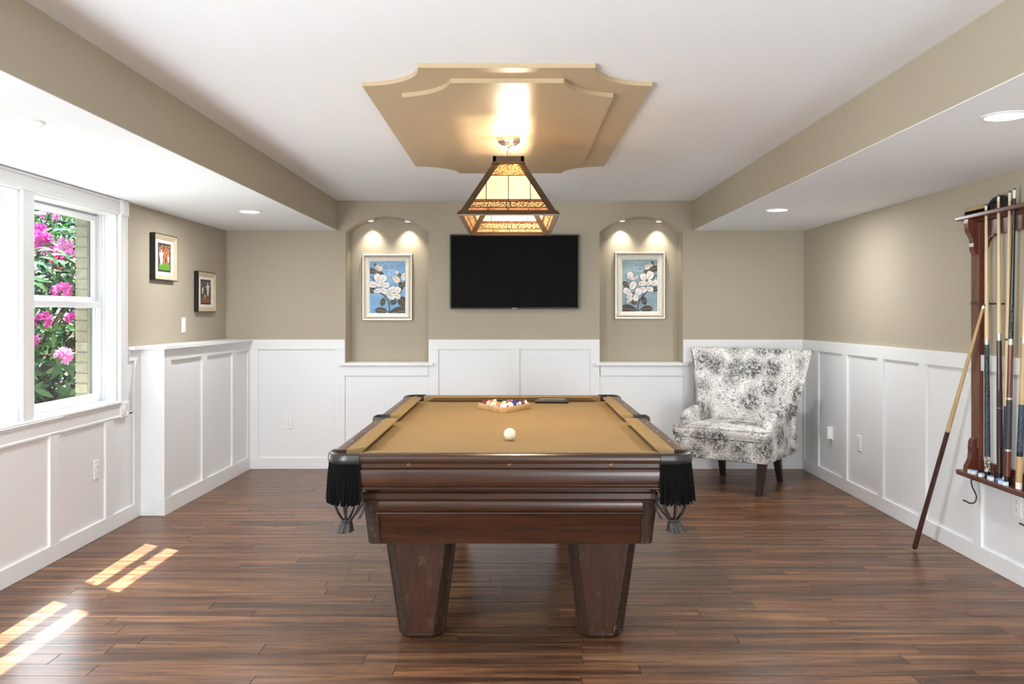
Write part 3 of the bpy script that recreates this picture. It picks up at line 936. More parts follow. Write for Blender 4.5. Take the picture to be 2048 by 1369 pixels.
def side_pt(sx, d, y, z): return ((x0+d) if sx < 0 else (x1-d), y, z)
def end_pt(sy, d, x, z): return (x, (TY0+d) if sy < 0 else (TY1-d), z)
for sx in (-1, 1):
    for ya, yb, ca, cb in ((TY0+CP, TYC-.060, .075, .018), (TYC+.060, TY1-CP, .018, .075)):
        MB().rings([[side_pt(sx, d, y, z) for d, z in rail_profile(BW)] for y in (ya, yb)]).build('rail', M_tblwood_y, table, 30)
        rs = []
        for y, s, c in ((ya-.01, 1, ca), (yb+.01, -1, cb)):
            rs.append([side_pt(sx, d, y+s*c*(d-BW)/(NW-BW), z) for d, z in cushion_profile()])
        MB().rings(rs).build('cushion', M_felt, table, 25)
        # diamond sights
        for k in range(3):
            m = MB()
            yy = ya+(yb-ya)*(k+.75)/3.4
            cx = side_pt(sx, BW*.62, yy, 0)[0]
            m.rings([[(cx-.004, yy, TZ-.001), (cx, yy-.007, TZ-.001), (cx+.004, yy, TZ-.001), (cx, yy+.007, TZ-.001)], [(cx-.004, yy, TZ+.0005), (cx, yy-.007, TZ+.0005), (cx+.004, yy, TZ+.0005), (cx, yy+.007, TZ+.0005)]])
            m.build('sight', M_cover, table)
for sy in (-1, 1):
    xa, xb = x0+CP, x1-CP
    MB().rings([[end_pt(sy, d, x, z) for d, z in rail_profile(BW)] for x in (xa, xb)]).build('rail', M_tblwood, table, 30)
    rs = []
    for x, s in ((xa-.01, 1), (xb+.01, -1)):
        rs.append([end_pt(sy, d, x+s*.075*(d-BW)/(NW-BW), z) for d, z in cushion_profile()])
    MB().rings(rs).build('cushion', M_felt, table, 25)
# moulded blinds below the rails
def blind_profile():
    p = [(.030, .800), (.016, .799), (.013, .797), (.013, .777), (.017, .775), (.010, .772)]
    for k in range(9):
        a = -PI/2*.9 + PI*.9*k/8
        p.append((.006+.008*(1-math.cos(a))*.9, .740-.031*math.sin(a)))
    p += [(.012, .7075), (.016, .706), (.010, .703), (.005, .699), (.005, .696), (.010, .692), (.030, .690)]
    return p
for sy in (-1, 1):
    m = MB().rings([[end_pt(sy, d, x, z) for d, z in blind_profile()] for x in (x0+CP-.004, x1-CP+.004)])
    b = m.build('apron_moulding', M_tblwood, table, 35)
    for px in (x0+CP+.19, TX-.001, x1-CP-.19):
        yb = TY0+.013 if sy < 0 else TY1-.013
        m = MB().lathe([(.0075, 0), (.0075, .0022), (.0055, .003), (.005, .0018), (.001, .0018)], (0,0,0), 16, axis='y')
        m.xform(Matrix.Translation((px, yb, .787)) @ Matrix.Scale(-1 if sy < 0 else 1, 4, (0,1,0)))
        m.build('rail_bolt', M_brass, b, 40)
for sx in (-1, 1):
    m = MB().rings([[side_pt(sx, d, y, z) for d, z in blind_profile()] for y in (TY0+CP-.004, TY1-CP+.004)])
    m.build('apron_moulding', M_tblwood_y, table, 35)
# recessed frieze and cabinet
HC = .585
MB().box(TX-HC+.012, TX+HC-.012, TY0+.105, TY1-.105, .625, .772).build('frieze', M_tblwood, table)
MB().box(TX-HC-.003, TX+HC+.003, TY0+.082, TY1-.082, .635, .668, .006).build('frieze_moulding', M_tblwood, table)
def cab_profile():             # (inset from the upper edge plane, z)
    p = [(.10, .642), (.0, .642), (-.003, .638), (.0, .634), (.006, .632)]
    for k in range(7):
        a = -PI/2*.9 + PI*.9*k/6
        p.append((.004+.007*(1-math.cos(a)), .609-.022*math.sin(a)))
    p += [(.014, .586), (.008, .583), (.006, .579), (.008, .575), (.018, .572), (.040, .515), (.042, .512), (.036, .508), (.038, .504), (.052, .448), (.10, .446)]
    return p
cab = []
for sy in (-1, 1):
    rs = []
    for sg in (-1, 1):
        rs.append([end_pt(sy, .091+d, TX+sg*(HC-.052-d*.25), z) for d, z in cab_profile()])
    MB().rings(rs).build('cabinet_panel', M_tblwood, table, 35)
for sx in (-1, 1):
    rs = []
    for y in (TY0+.15, TY1-.15):
        rs.append([((TX+sx*(HC-.004-d*.25)), y, z) for d, z in cab_profile()])
    MB().rings(rs).build('cabinet_panel', M_tblwood_y, table, 35)
for sx in (-1, 1):
    for sy in (-1, 1):
        def cr(z, d, inn):
            xo = TX+sx*(HC-d*.25); xi = xo-sx*inn
            ch = .018
            yo = TY0+.086+d if sy < 0 else TY1-.086-d
            yi = yo - sy*.06
            return [(xi, yo, z), (xo-sx*ch, yo, z), (xo, yo-sy*ch, z), (xo, yi, z), (xi, yi, z)]
        pz = [(.636, -.002, .058), (.630, .0, .058), (.448, .052, .05)]
        post = MB().rings([cr(*q) for q in pz]).build('corner_post', M_carve, table)
        m = MB()
        for k in range(18):
            t = (k+.5)/18; z = .625-.17*t; d = .052*t
            xo = TX+sx*(HC-d*.25)-sx*.034; yo = TY0+.086+d if sy < 0 else TY1-.086-d
            w = .011 + .004*math.sin(k*2.1)
            m.rings([[(xo-w, yo+sy*-.001, z-.003), (xo+w, yo-sy*.001, z-.003), (xo+w*.8, yo-sy*.001, z+.003), (xo-w*.8, yo-sy*.001, z+.003)],
                     [(xo-w*.6, yo+sy*.004, z-.001), (xo+w*.6, yo+sy*.004, z-.001), (xo+w*.5, yo+sy*.004, z+.001), (xo-w*.5, yo+sy*.004, z+.001)]])
        m.build('carving', M_carve, post)
# legs: chamfered square section tapering to the floor, fluted chamfers
def leg_ring(cx, cy, z, h, f):
    return [(cx-f, cy-h, z), (cx+f, cy-h, z), (cx+h, cy-f, z), (cx+h, cy+f, z), (cx+f, cy+h, z), (cx-f, cy+h, z), (cx-h, cy+f, z), (cx-h, cy-f, z)]
for sx in (-1, 1):
    for sy in (-1, 1):
        cx = TX+.002+sx*.381; cy = 3.677 if sy < 0 else 2*TYC-3.677
        ot, ob = (cx, cy), (cx, cy)
        lg = MB().rings([leg_ring(cx, cy, .449, .146, .107), leg_ring(cx, cy, .026, .0945, .050)]).build('leg', M_tblwood_z, table)
        MB().rings([leg_ring(cx, cy, .028, .0965, .052), leg_ring(cx, cy, .018, .096, .050), leg_ring(cx, cy, .0, .080, .040)]).build('leg_foot', M_carve, lg)
        for qx in (-1, 1):
            for qy in (-1, 1):
                m = MB()
                nrm = Vector((qx, qy, 0)).normalized(); tan = Vector((-qy, qx, 0)).normalized()
                for k in range(34):
                    z = .435-.395*(k/33); t = (.449-z)/(.449-.026)
                    hh = .146+(.0945-.146)*t; ff = .107+(.050-.107)*t
                    c0 = Vector((cx+qx*(hh+ff)/2, cy+qy*(hh+ff)/2, z))
                    w = (hh-ff)/math.sqrt(2)*.62
                    p = lambda a, n_, dz: c0+tan*a+nrm*n_+Vector((0,0,dz))
                    m.rings([[p(-w,-.001,-.0045), p(w,-.001,-.0045), p(w,-.001,.0045), p(-w,-.001,.0045)],
                             [p(-w*.8,.004,-.001), p(w*.8,.004,-.001), p(w*.8,.004,.002), p(-w*.8,.004,.002)]])
                # edge fillets of the chamfer
                for e in (-1, 1):
                    rs = []
                    for z in (.447, .030):
                        t = (.449-z)/(.449-.026); hh = .146+(.0945-.146)*t; ff = .107+(.050-.107)*t
                        c0 = Vector((cx+qx*(hh+ff)/2, cy+qy*(hh+ff)/2, z)); w = (hh-ff)/math.sqrt(2)
                        rs.append([c0+tan*e*w*.72-nrm*.001, c0+tan*e*w*.98-nrm*.001, c0+tan*e*w*.94+nrm*.004, c0+tan*e*w*.76+nrm*.004])
                    m.rings(rs)
                m.build('leg_carving', M_carve, lg)
# pockets
def pocket_corner(sx, sy):
    cxo = x0 if sx < 0 else x1; cyo = TY0 if sy < 0 else TY1
    ux, uy = -sx, -sy            # directions into the table
    def path(n=18, r=.088, off=0.0, e=CP):
        # from the end rail round the corner to the side rail, at distance off inside the outer face
        pts = [(e, off)]
        cx_, cy_ = r, r
        for i in range(n+1):
            a = -PI/2 - PI/2*i/n
            pts.append((cx_+(r-off)*math.cos(a), cy_+(r-off)*math.sin(a)))
        pts.append((off, e))
        return [(cxo+ux*a, cyo+uy*b) for a, b in pts]
    z = TZ
    prof = [(.0, z-.038), (-.005, z-.030), (-.006, z-.016), (-.002, z-.002), (.006, z+.003), (.016, z+.003), (.026, z-.004), (.030, z-.016), (.026, z-.040), (.008, z-.041)]
    rings = list(zip(*[[(p[0], p[1], zz) for p in path(off=o)] for o, zz in prof]))
    col = MB().rings([list(r) for r in rings]).build('pocket_collar', M_leather, table, 40)
    # dark inner lining
    rr = list(zip(*[[(p[0], p[1], zz) for p in path(off=o)] for o, zz in ((.027, z-.010), (.030, BZ-.06))]))
    MB().rings([list(r) for r in rr], closed=False).build('pocket_lining', M_black, col)
    # leather inner pouch, closed below so that no light falls through
    m = MB()
    c = Vector((cxo+ux*.085, cyo+uy*.085, 0))
    m.lathe([(.001, .66), (.04, .665), (.062, .69), (.070, .74), (.068, .775)], (c.x, c.y, 0), 18, cap=(False, False))
    m.build('pouch', M_oldleather, col, 60)
    rq = random.Random(int(sx*3+sy*7+20))
    # fringe: twisted cords hanging from under the collar
    pa = path(n=30, off=-.001)
    L = [0]
    for a, b in zip(pa, pa[1:]): L.append(L[-1]+math.hypot(b[0]-a[0], b[1]-a[1]))
    m = MB()
    nc = 40
    drop = .157
    for layer, offs in ((0, 0.0), (1, .008)):
        for i in range(nc):
            s = (i+.5*layer+.2)/nc*L[-1]
            s = min(s, L[-1]-1e-4)
            k = max(j for j in range(len(L)) if L[j] <= s); k = min(k, len(pa)-2)
            t = (s-L[k])/(L[k+1]-L[k])
            px = pa[k][0]+(pa[k+1][0]-pa[k][0])*t; py = pa[k][1]+(pa[k+1][1]-pa[k][1])*t
            d = Vector((c.x-px, c.y-py, 0)).normalized()
            base = Vector((px, py, z-.036))+d*(.003+offs)
            ln = drop*rq.uniform(.93, 1.03)
            sw = Vector((rq.uniform(-.004, .004), rq.uniform(-.004, .004), 0))
            pts = []; rad = []
            ns = 22
            for q in range(ns+1):
                f = q/ns
                tw = f*ln*2*PI/.012
                p = base - d*.010*math.sin(f*PI*.55) + sw*f*f*1.5 + Vector((0,0,-ln*f))
                p += Vector((math.cos(tw), math.sin(tw), 0))*.0009
                pts.append(p); rad.append(.0031 if q % 2 else .0037)
            m.tube(pts, rad, 5)
    fr = m.build('fringe', M_cord, col, 60)
    fr['kind'] = 'stuff'
    # header band of the fringe
    hb = list(zip(*[[(p[0], p[1], zz) for p in path(off=o)] for o, zz in ((.004, z-.036), (.001, z-.040), (.001, z-.048), (.006, z-.050))]))
    MB().rings([list(r) for r in hb]).build('fringe_band', M_cord, col)
    # leather net straps gathered in a tuft
    zt, zg = z-.185, z-.262
    ang = [2*PI*i/7+.3 for i in range(7)]
    gx, gy = c.x - ux*.012, c.y - uy*.02
    for a in ang:
        dv = Vector((math.cos(a), math.sin(a), 0))
        top = Vector((c.x, c.y, z-.06))+dv*.066
        pts = []; rad = []
        for q in range(9):
            f = q/8
            r_ = .066 + .004*math.sin(f*PI) - .048*f**4
            p = Vector((c.x+(gx-c.x)*f, c.y+(gy-c.y)*f, top.z+(zg-top.z)*f)) + dv*r_
            pts.append(p); rad.append(.0125*(1-.4*f)*(1+.18*math.sin(q*1.7+a)))
        MB().tube(pts, rad, 6, squash=.5).build('net_strap', M_oldleather, col, 60)
    m = MB()
    rs = []
    for f, r_ in ((0, .021), (.12, .024), (.2, .020), (.35, .026), (.7, .031), (1, .036)):
        ring = []
        for q in range(28):
            a = 2*PI*q/28
            w = 1+(.10 if q % 4 < 2 else -.10)*f
            ring.append((gx-ux*.004*f*3+r_*w*math.cos(a), gy+r_*w*math.sin(a), zg-.050*f+(.004*f if q % 4 < 2 else 0)))
        rs.append(ring)
    m.rings(rs, cap=(True, True)).build('tuft', M_oldleather, col, 25)
    # lace ends hanging on the inner side
    for o_ in (0, .008):
        b0 = Vector((cxo+ux*(CP-.012), cyo+uy*.03, z-.16))
        pts = [b0, b0+Vector((ux*.012, 0, -.012)), b0+Vector((ux*(.022+o_), 0, -.035)), b0+Vector((ux*(.020+o_*.5), 0, -.062)), b0+Vector((ux*(.002+o_), 0, -.095+o_*.5))]
        MB().tube(pts, .0025, 6).build('lace', M_oldleather, col, 60)
for sx in (-1, 1):
    for sy in (-1, 1): pocket_corner(sx, sy)
for sx in (-1, 1):
    cxo = x0 if sx < 0 else x1; ux = -sx
    z = TZ
    pts = [(.062, -.058), (.02, -.060), (-.006, -.054), (-.012, -.03), (-.013, 0), (-.012, .03), (-.006, .054), (.02, .060), (.062, .058)]
    rs = []
    for i, (a, b) in enumerate(pts):
        A = Vector(pts[min(i+1, 8)])-Vector(pts[max(i-1, 0)]); A.normalize()
        nx, ny = A.y, -A.x          # outward
        ring = []
        for o, zz in ((.0, z-.042), (.005, z-.030), (.006, z-.012), (.002, z+.003), (-.006, z+.006), (-.012, z+.002), (-.014, z-.015), (-.012, z-.042)):
            ring.append((cxo+ux*(a-nx*o*1.0 if False else a), TYC+b, zz) if False else (cxo+ux*(a+(-nx)*o*-1*-1), TYC+b+(-ny)*o*-1*-1, zz))
        rs.append(ring)
    col = MB().rings(rs).build('pocket_collar', M_leather, table, 40)
    MB().box(cxo+ux*.062, cxo+ux*.005, TYC-.05, TYC+.05, BZ-.10, BZ-.03).build('pocket_lining', M_black, col)
    m = MB().lathe([(.001, .63), (.03, .64), (.045, .68), (.05, .74), (.048, .775)], (cxo+ux*.03, TYC, 0), 16, cap=(False, False))
    m.build('pouch', M_oldleather, col, 60)
    rq = random.Random(9+sx)
    m = MB()
    for i in range(26):
        b = -.055+.11*(i+.5)/26
        a = -.010 if abs(b) < .04 else -.004
        p0 = Vector((cxo+ux*a, TYC+b, z-.038))
        pts = [p0+Vector((rq.uniform(-.002,.002), rq.uniform(-.003,.003), -.16*q/8)) for q in range(9)]
        m.tube(pts, [.0036 if q % 2 else .003 for q in range(9)], 5)
    fr = m.build('fringe', M_cord, col, 60); fr['kind'] = 'stuff'

# ---------------------------------------------------------------- balls, rack, brush
BR = .0286
M_ivory = plain('ivory_cue_ball', srgb(236, 226, 200), .22, var=.05, scale=25)
def ball_mat(name, c, stripe):
    m = N(name); v = m.coord()
    sep = m.n('ShaderNodeSeparateXYZ'); m.l(v, sep.inputs[0])
    white = srgb(240, 234, 222)
    az = m.math('ABSOLUTE', sep.outputs[2]); ax = m.math('ABSOLUTE', sep.outputs[0])
    dot = m.math('GREATER_THAN', ax, BR*.93)
    col = c
    if stripe:
        col = m.mix(m.math('LESS_THAN', az, BR*.52), white, c)
    m.set(m.mix(dot, col, white), .12, spec=.6)
    return m.m
BC = {1: srgb(226, 186, 70), 2: srgb(36, 52, 120), 3: srgb(176, 40, 40), 4: srgb(62, 40, 104), 5: srgb(222, 128, 96), 6: srgb(34, 80, 56), 7: srgb(112, 34, 44), 8: srgb(20, 20, 22)}
names = {1: 'yellow', 2: 'blue', 3: 'red', 4: 'purple', 5: 'salmon', 6: 'green', 7: 'maroon', 8: 'black'}
RXc, RYa = -.064, 5.048
order = [[11], [5, 10], [9, 1, 2], [13, 8, 3, 4], [7, 14, 6, 12, 15]]
words_row = ['at the tip of', 'in the second row of', 'in the middle row of', 'in the fourth row of', 'in the far row of']
ball_me = {}
rb = random.Random(11)
first_ball = None
for r_i, row_ in enumerate(order):
    for c_i, num in enumerate(row_):
        st = num > 8
        k = num-8 if st else num
        lab = ('white ball with %s stripe %s the rack' if st else 'solid %s pool ball %s the rack') % (names[k], words_row[r_i])
        m = MB().sphere((0,0,0), BR, 24, 14)
        o = m.build('pool_ball', ball_mat('ball_%s_%s' % (names[k], 'stripe' if st else 'solid'), BC[k], st), None, 60)
        o.location = (RXc+(c_i-r_i/2)*.0574, RYa+r_i*.0498, BZ+BR+.0004)
        o.rotation_euler = (rb.uniform(0, 6), rb.uniform(0, 6), rb.uniform(0, 6))
        tag(o, lab, 'ball', 'pool balls in the triangle rack')
o = MB().sphere((0,0,0), BR, 32, 18).build('cue_ball', M_ivory, None, 60)
o.location = (-.024, 3.914, BZ+BR+.0004)
tag(o, 'ivory cue ball alone on the tan felt', 'ball')
# triangle
M_pine = wood('light_wood_triangle', srgb(176, 132, 82), srgb(216, 178, 124), 9, (3, 3, 3), .4, .1, .02)
M_pine2 = wood('rosewood_stripe', srgb(120, 70, 36), srgb(160, 100, 58), 9, (3, 3, 3), .4)
tri = thing('triangle_rack', 'light wooden triangle rack around the pool balls', 'rack', (RXc, 5.15, BZ))
def tri_outline(off, rc, z, n=8):
    cx, cy = RXc, RYa+2*.0498*2/3*2 * 0 + .0498*4*2/3
    rin = .0498*4/3 + BR + off         # inradius
    pts = []
    for k in range(3):
        a = -PI/2 + k*2*PI/3
        vx, vy = cx+(2*rin-2*rc)*math.cos(a), cy+(2*rin-2*rc)*math.sin(a)
        for i in range(n+1):
            b = a-PI/3+2*PI/3*i/n
            pts.append((vx+rc*math.cos(b), vy+rc*math.sin(b), z))
    return pts
zt = BZ+.034
MB().rings([tri_outline(.0015, .024, BZ+.001), tri_outline(.013, .034, BZ+.001), tri_outline(.0145, .036, BZ+.004), tri_outline(.0145, .036, zt-.004), tri_outline(.012, .034, zt), tri_outline(.003, .025, zt)], wrap=True).build('frame', M_pine, tri, 35)
br = thing('table_brush', 'black bar brush with a shiny top lying by the far cushion', 'brush', (.24, 5.565, BZ+.0008), R(-3))
MB().prism([(-.024, 0), (.024, 0), (.026, .012), (.020, .026), (-.020, .026), (-.026, .012)], 'x', -.108, .108).build('body', M_black, br, None, False)
MB().box(-.085, .085, -.019, .019, .0255, .029, .002).build('top_plate', plain('pale_glossy_plate', srgb(150, 146, 140), .12, .2), br, None, False)
MB().box(-.1095, -.106, -.017, .017, .004, .022, .003).build('end_cap', M_bez, br, None, False)
MB().box(.106, .1095, -.017, .017, .004, .022, .003).build('end_cap', M_bez, br, None, False)

# ---------------------------------------------------------------- stained-glass pendant
LX, LY = -.033, 4.662
Z0, Z1, Z2 = 1.866, 2.146, 2.172
BHX, BHY, THX, THY = .238, .522, .071, .36
M_bronze = plain('bronze_lamp_metal', srgb(86, 70, 56), .35, .55, var=.15)
M_lead = plain('dark_lead_came', srgb(58, 46, 36), .5, .4)
M_chrome = plain('polished_canopy_metal', srgb(206, 196, 186), .12, .9, var=.02)
def pane_mat(name, c, c2, trans, lace=False):
    m = N(name); v = m.coord()
    n1 = m.noise(v, 22, 5, .65, .8)
    col = m.ramp(n1, [(.35, c), (.65, c2)])
    if lace:
        vo = m.n('ShaderNodeTexVoronoi'); vo.feature = 'DISTANCE_TO_EDGE'; vo.inputs['Scale'].default_value = 70
        m.l(v, vo.inputs['Vector'])
        col = m.mix(m.ramp(vo.outputs[0], [(.05, (1,1,1,1)), (.11, (0,0,0,1))]), col, srgb(104, 74, 44))
    tr_ = m.n('ShaderNodeBsdfTranslucent'); df = m.n('ShaderNodeBsdfDiffuse'); gl = m.n('ShaderNodeBsdfGlossy')
    m.l(col, tr_.inputs[0]); m.l(col, df.inputs[0]); gl.inputs['Roughness'].default_value = .15
    m1 = m.n('ShaderNodeMixShader'); m2 = m.n('ShaderNodeMixShader')
    m1.inputs[0].default_value = trans; m2.inputs[0].default_value = .05
    m.l(df.outputs[0], m1.inputs[1]); m.l(tr_.outputs[0], m1.inputs[2])
    m.l(m1.outputs[0], m2.inputs[1]); m.l(gl.outputs[0], m2.inputs[2])
    m.l(m2.outputs[0], m.out.inputs[0])
    return m.m
G_cream = pane_mat('cream_glass', srgb(252, 236, 204), srgb(255, 246, 226), .5)
G_amber = pane_mat('amber_glass', srgb(206, 140, 92), srgb(240, 196, 146), .5)
G_dark = pane_mat('brown_streaky_glass', srgb(140, 80, 50), srgb(214, 150, 104), .5)
G_lace = pane_mat('filigree_glass', srgb(240, 206, 150), srgb(252, 226, 176), .5, True)
lamp = thing('pendant_lamp', 'stained-glass billiard pendant hanging on a chain over the table', 'lamp', (LX, LY, 2.17))
faces = {}
def corner(sx, sy, t):        # t=0 bottom rim, 1 top frame
    return Vector((LX+sx*(BHX+(THX-BHX)*t), LY+sy*(BHY+(THY-BHY)*t), Z0+(Z1-Z0)*t))
def face_fn(k):
    cs = {'front': ((-1,-1),(1,-1)), 'back': ((1,1),(-1,1)), 'left': ((-1,1),(-1,-1)), 'right': ((1,-1),(1,1))}[k]
    a0, b0, a1, b1 = corner(*cs[0], 0), corner(*cs[1], 0), corner(*cs[0], 1), corner(*cs[1], 1)
    nrm = (b0-a0).cross(a1-a0).normalized()
    def F(u, t, n=0):          # u in -1..1 across at height t
        a = a0+(a1-a0)*t; b = b0+(b1-b0)*t
        return a+(b-a)*(u+1)/2 + nrm*n
    return F, (b0-a0).length, (b1-a1).length
for k in ('front', 'back', 'left', 'right'):
    F, wb_, wt_ = face_fn(k)
    long_ = k in ('left', 'right')
    ncol = 8 if long_ else 4
    wid = lambda t: wb_+(wt_-wb_)*t
    def ucol(xm, t):            # metric x to u
        return max(-1, min(1, xm/(wid(t)/2)))
    bw = .030                   # side border in metres
    def inner(t): return wid(t)/2-bw
    def pane(mat_, pts, nm='pane'):
        m = MB()
        m.rings([[F(u, t, -.0015) for u, t in pts], [F(u, t, .0015) for u, t in pts]])
        return m.build(nm, mat_, lamp)
    lead = MB()
    def came(p, q, w=.0035):
        A, B_ = F(*p), F(*q)
        A2 = F(p[0], p[1], .003); nn = (A2-A).normalized()
        d = (B_-A).normalized(); s = d.cross(nn)*w/2
        lead.rings([[A-s-nn*.0025, A+s-nn*.0025, A+s+nn*.003, A-s+nn*.003], [B_-s-nn*.0025, B_+s-nn*.0025, B_+s+nn*.003, B_-s+nn*.003]])
    tb, ta, tf, tg, th2 = .05, .10, .215, .25, .72   # heights of the bands
    # side borders in three lengths each
    for sg in (-1, 1):
        cuts = [.02, .33, .62, 1.0]
        for t0, t1 in zip(cuts, cuts[1:]):
            pane(G_dark if (t0 < .1) == (sg > 0) else G_amber, [(sg*1.0, t0), (sg*inner(t0)/(wid(t0)/2), t0), (sg*inner(t1)/(wid(t1)/2), t1), (sg*1.0, t1)])
            came((sg*1.0, t1), (sg*inner(t1)/(wid(t1)/2), t1))
        came((sg*inner(.02)/(wid(.02)/2), .02), (sg*inner(1)/(wid(1)/2), 1), .004)
    lim = lambda t: inner(t)
    xs_c = [(-lim(tg)+2*lim(tg)*i/ncol) for i in range(ncol+1)]
    # cream panes: vertical cames parallel to the centre line
    nv = ncol
    step = wb_/ (nv+.35)
    cuts = [(-nv/2+i)*step for i in range(nv+1)]
    for i in range(nv):
        a, b = cuts[i], cuts[i+1]
        poly = []
        # clip the strip to the trapezoid between tg and th2
        def xb(t, x): return max(-lim(t), min(lim(t), x))
        ts = [tg+(th2-tg)*j/8 for j in range(9)]
        pl = [(xb(t, a)/(wid(t)/2), t) for t in ts]; pr = [(xb(t, b)/(wid(t)/2), t) for t in ts]
        if abs(pl[0][0]-pr[0][0]) < .01: continue
        j = max(q for q in range(9) if abs(pl[q][0]-pr[q][0]) > .004)
        pane(G_cream, pl[:j+1]+pr[:j+1][::-1])
    for x in cuts[1:-1]:
        te = th2
        while te > tg and lim(te) < abs(x): te -= .01
        came((x/(wid(tg)/2), tg), (x/(wid(te)/2), te), .003)
    U = lambda x, t: x/(wid(t)/2)
    # bands: lower thin, filigree, upper thin, top filigree
    def band(t0, t1, mat_, xcuts):
        for a, b in zip(xcuts, xcuts[1:]):
            pane(mat_, [(U(a*lim(t0), t0), t0), (U(b*lim(t0), t0), t0), (U(b*lim(t1), t1), t1), (U(a*lim(t1), t1), t1)])
    seg = [-1, -.5, 0, .5, 1]
    band(.03, ta, G_amber, seg)
    band(ta, tf, G_lace, [-1, -.06, .06, 1])
    band(tf, tg, G_dark, seg)
    band(th2, 1.0, G_lace, [-1, 1])
    for t in (ta, tf, tg, th2): came((-U(lim(t), t), t), (U(lim(t), t), t), .0035)
    for x in (-.06, .06): came((x*lim(ta)/(wid(ta)/2), ta), (x*lim(tf)/(wid(tf)/2), tf))
    for x in (-.5, 0, .5):
        came((U(x*lim(.03), .03), .03), (U(x*lim(ta), ta), ta), .003); came((U(x*lim(tf), tf), tf), (U(x*lim(tg), tg), tg), .003)
    lead.build('lead_came', M_lead, lamp)
    # bottom and top border of the metal frame on this side
    for t0, t1, th in ((-.035, .035, .009), (.945, 1.02, .007)):
        m = MB()
        pts = [(-1, t0), (1, t0), (1, t1), (-1, t1)]
        m.rings([[F(u, t, -.006) for u, t in pts], [F(u, t, th) for u, t in pts]])
        m.build('frame_rail', M_bronze, lamp)
for sx in (-1, 1):
    for sy in (-1, 1):
        a, b = corner(sx, sy, -.03), corner(sx, sy, 1.02)
        m = MB(); w = .017
        m.rings([[a+Vector((-w*sx*.9, -w*sy*.9, 0))+Vector((dx*w, dy*w, 0)) for dx, dy in ((-1,-1),(1,-1),(1,1),(-1,1))],
                 [b+Vector((-w*sx*.6, -w*sy*.6, 0))+Vector((dx*w*.8, dy*w*.8, 0)) for dx, dy in ((-1,-1),(1,-1),(1,1),(-1,1))]])
        m.build('hip_bar', M_bronze, lamp)
rim = [corner(-1,-1,-.03), corner(1,-1,-.03), corner(1,1,-.03), corner(-1,1,-.03)]
m = MB()
for i in range(4): m.tube([rim[i], rim[(i+1) % 4]], .0035, 8)
m.build('rim_bead', plain('bright_rim', srgb(200, 190, 176), .25, .7), lamp, 60)
# top frame, open in the middle
m = MB()
tx_, ty_ = THX+.008, THY+.008
for a, b, c_, d in ((-tx_, tx_, -ty_, -ty_+.016), (-tx_, tx_, ty_-.016, ty_), (-tx_, -tx_+.016, -ty_, ty_), (tx_-.016, tx_, -ty_, ty_)):
    m.box(LX+a, LX+b, LY+c_, LY+d, Z1-.004, Z2)
m.box(LX-tx_, LX+tx_, LY-.012, LY+.012, Z2-.008, Z2)
m.build('top_frame', M_bronze, lamp)
# cross bar with sockets and bulbs
MB().box(LX-.008, LX+.008, LY-THY, LY+THY, Z1-.012, Z1-.002).build('socket_bar', M_bronze, lamp)
M_bulb = emit('bulb_glow', (1, .86, .62, 1), 14)
for dy in (-.26, 0, .26):
    s = MB().lathe([(.017, Z1-.055), (.017, Z1-.012), (.010, Z1-.008)], (LX, LY+dy, 0), 16).build('socket', M_bronze, lamp, 40)
    zb = Z1-.095
    MB().lathe([(.001, zb-.032), (.016, zb-.028), (.028, zb-.012), (.030, zb+.002), (.024, zb+.018), (.015, zb+.034), (.014, zb+.042)], (LX, LY+dy, 0), 20).build('bulb', M_bulb, s, 60)
    d = bpy.data.lights.new('bulb_lamp', 'POINT'); d.energy = BULB_POWER; d.color = (1, .84, .64); d.shadow_soft_size = .03
    o = bpy.data.objects.new('bulb_lamp', d); COL.objects.link(o); o.location = (LX+.045, LY+dy, zb+.02)
# canopy and chain
m = MB()
oc = lambda r, z: [(LX+r*math.cos(2*PI*(i+.5)/8), 4.69+r*math.sin(2*PI*(i+.5)/8), z) for i in range(8)]
zc_ = ZC-.038
m.rings([oc(.066, zc_), oc(.066, zc_-.022), oc(.045, zc_-.036), oc(.018, zc_-.040), oc(.012, zc_-.050)])
m.build('canopy', M_chrome, lamp)
zl = zc_-.048; k = 0
while zl > Z2-.004:
    pts = []
    for i in range(14):
        a = 2*PI*i/14
        u, w = .008*math.cos(a), .0155*math.sin(a)
        pts.append((LX+(u if k % 2 else 0), 4.69-.0*k+(0 if k % 2 else u), zl-.0155+w))
    MB().tube(pts, .0024, 6, closed=True).build('chain_link', M_chrome, lamp, 60)
    zl -= .0235; k += 1
MB().tube([(LX-.006, 4.69, zc_-.04), (LX-.010, 4.69, zc_-.09), (LX+.006, 4.688, zc_-.13), (LX, 4.686, Z2)], .002, 6).build('power_cord', M_bronze, lamp, 60)

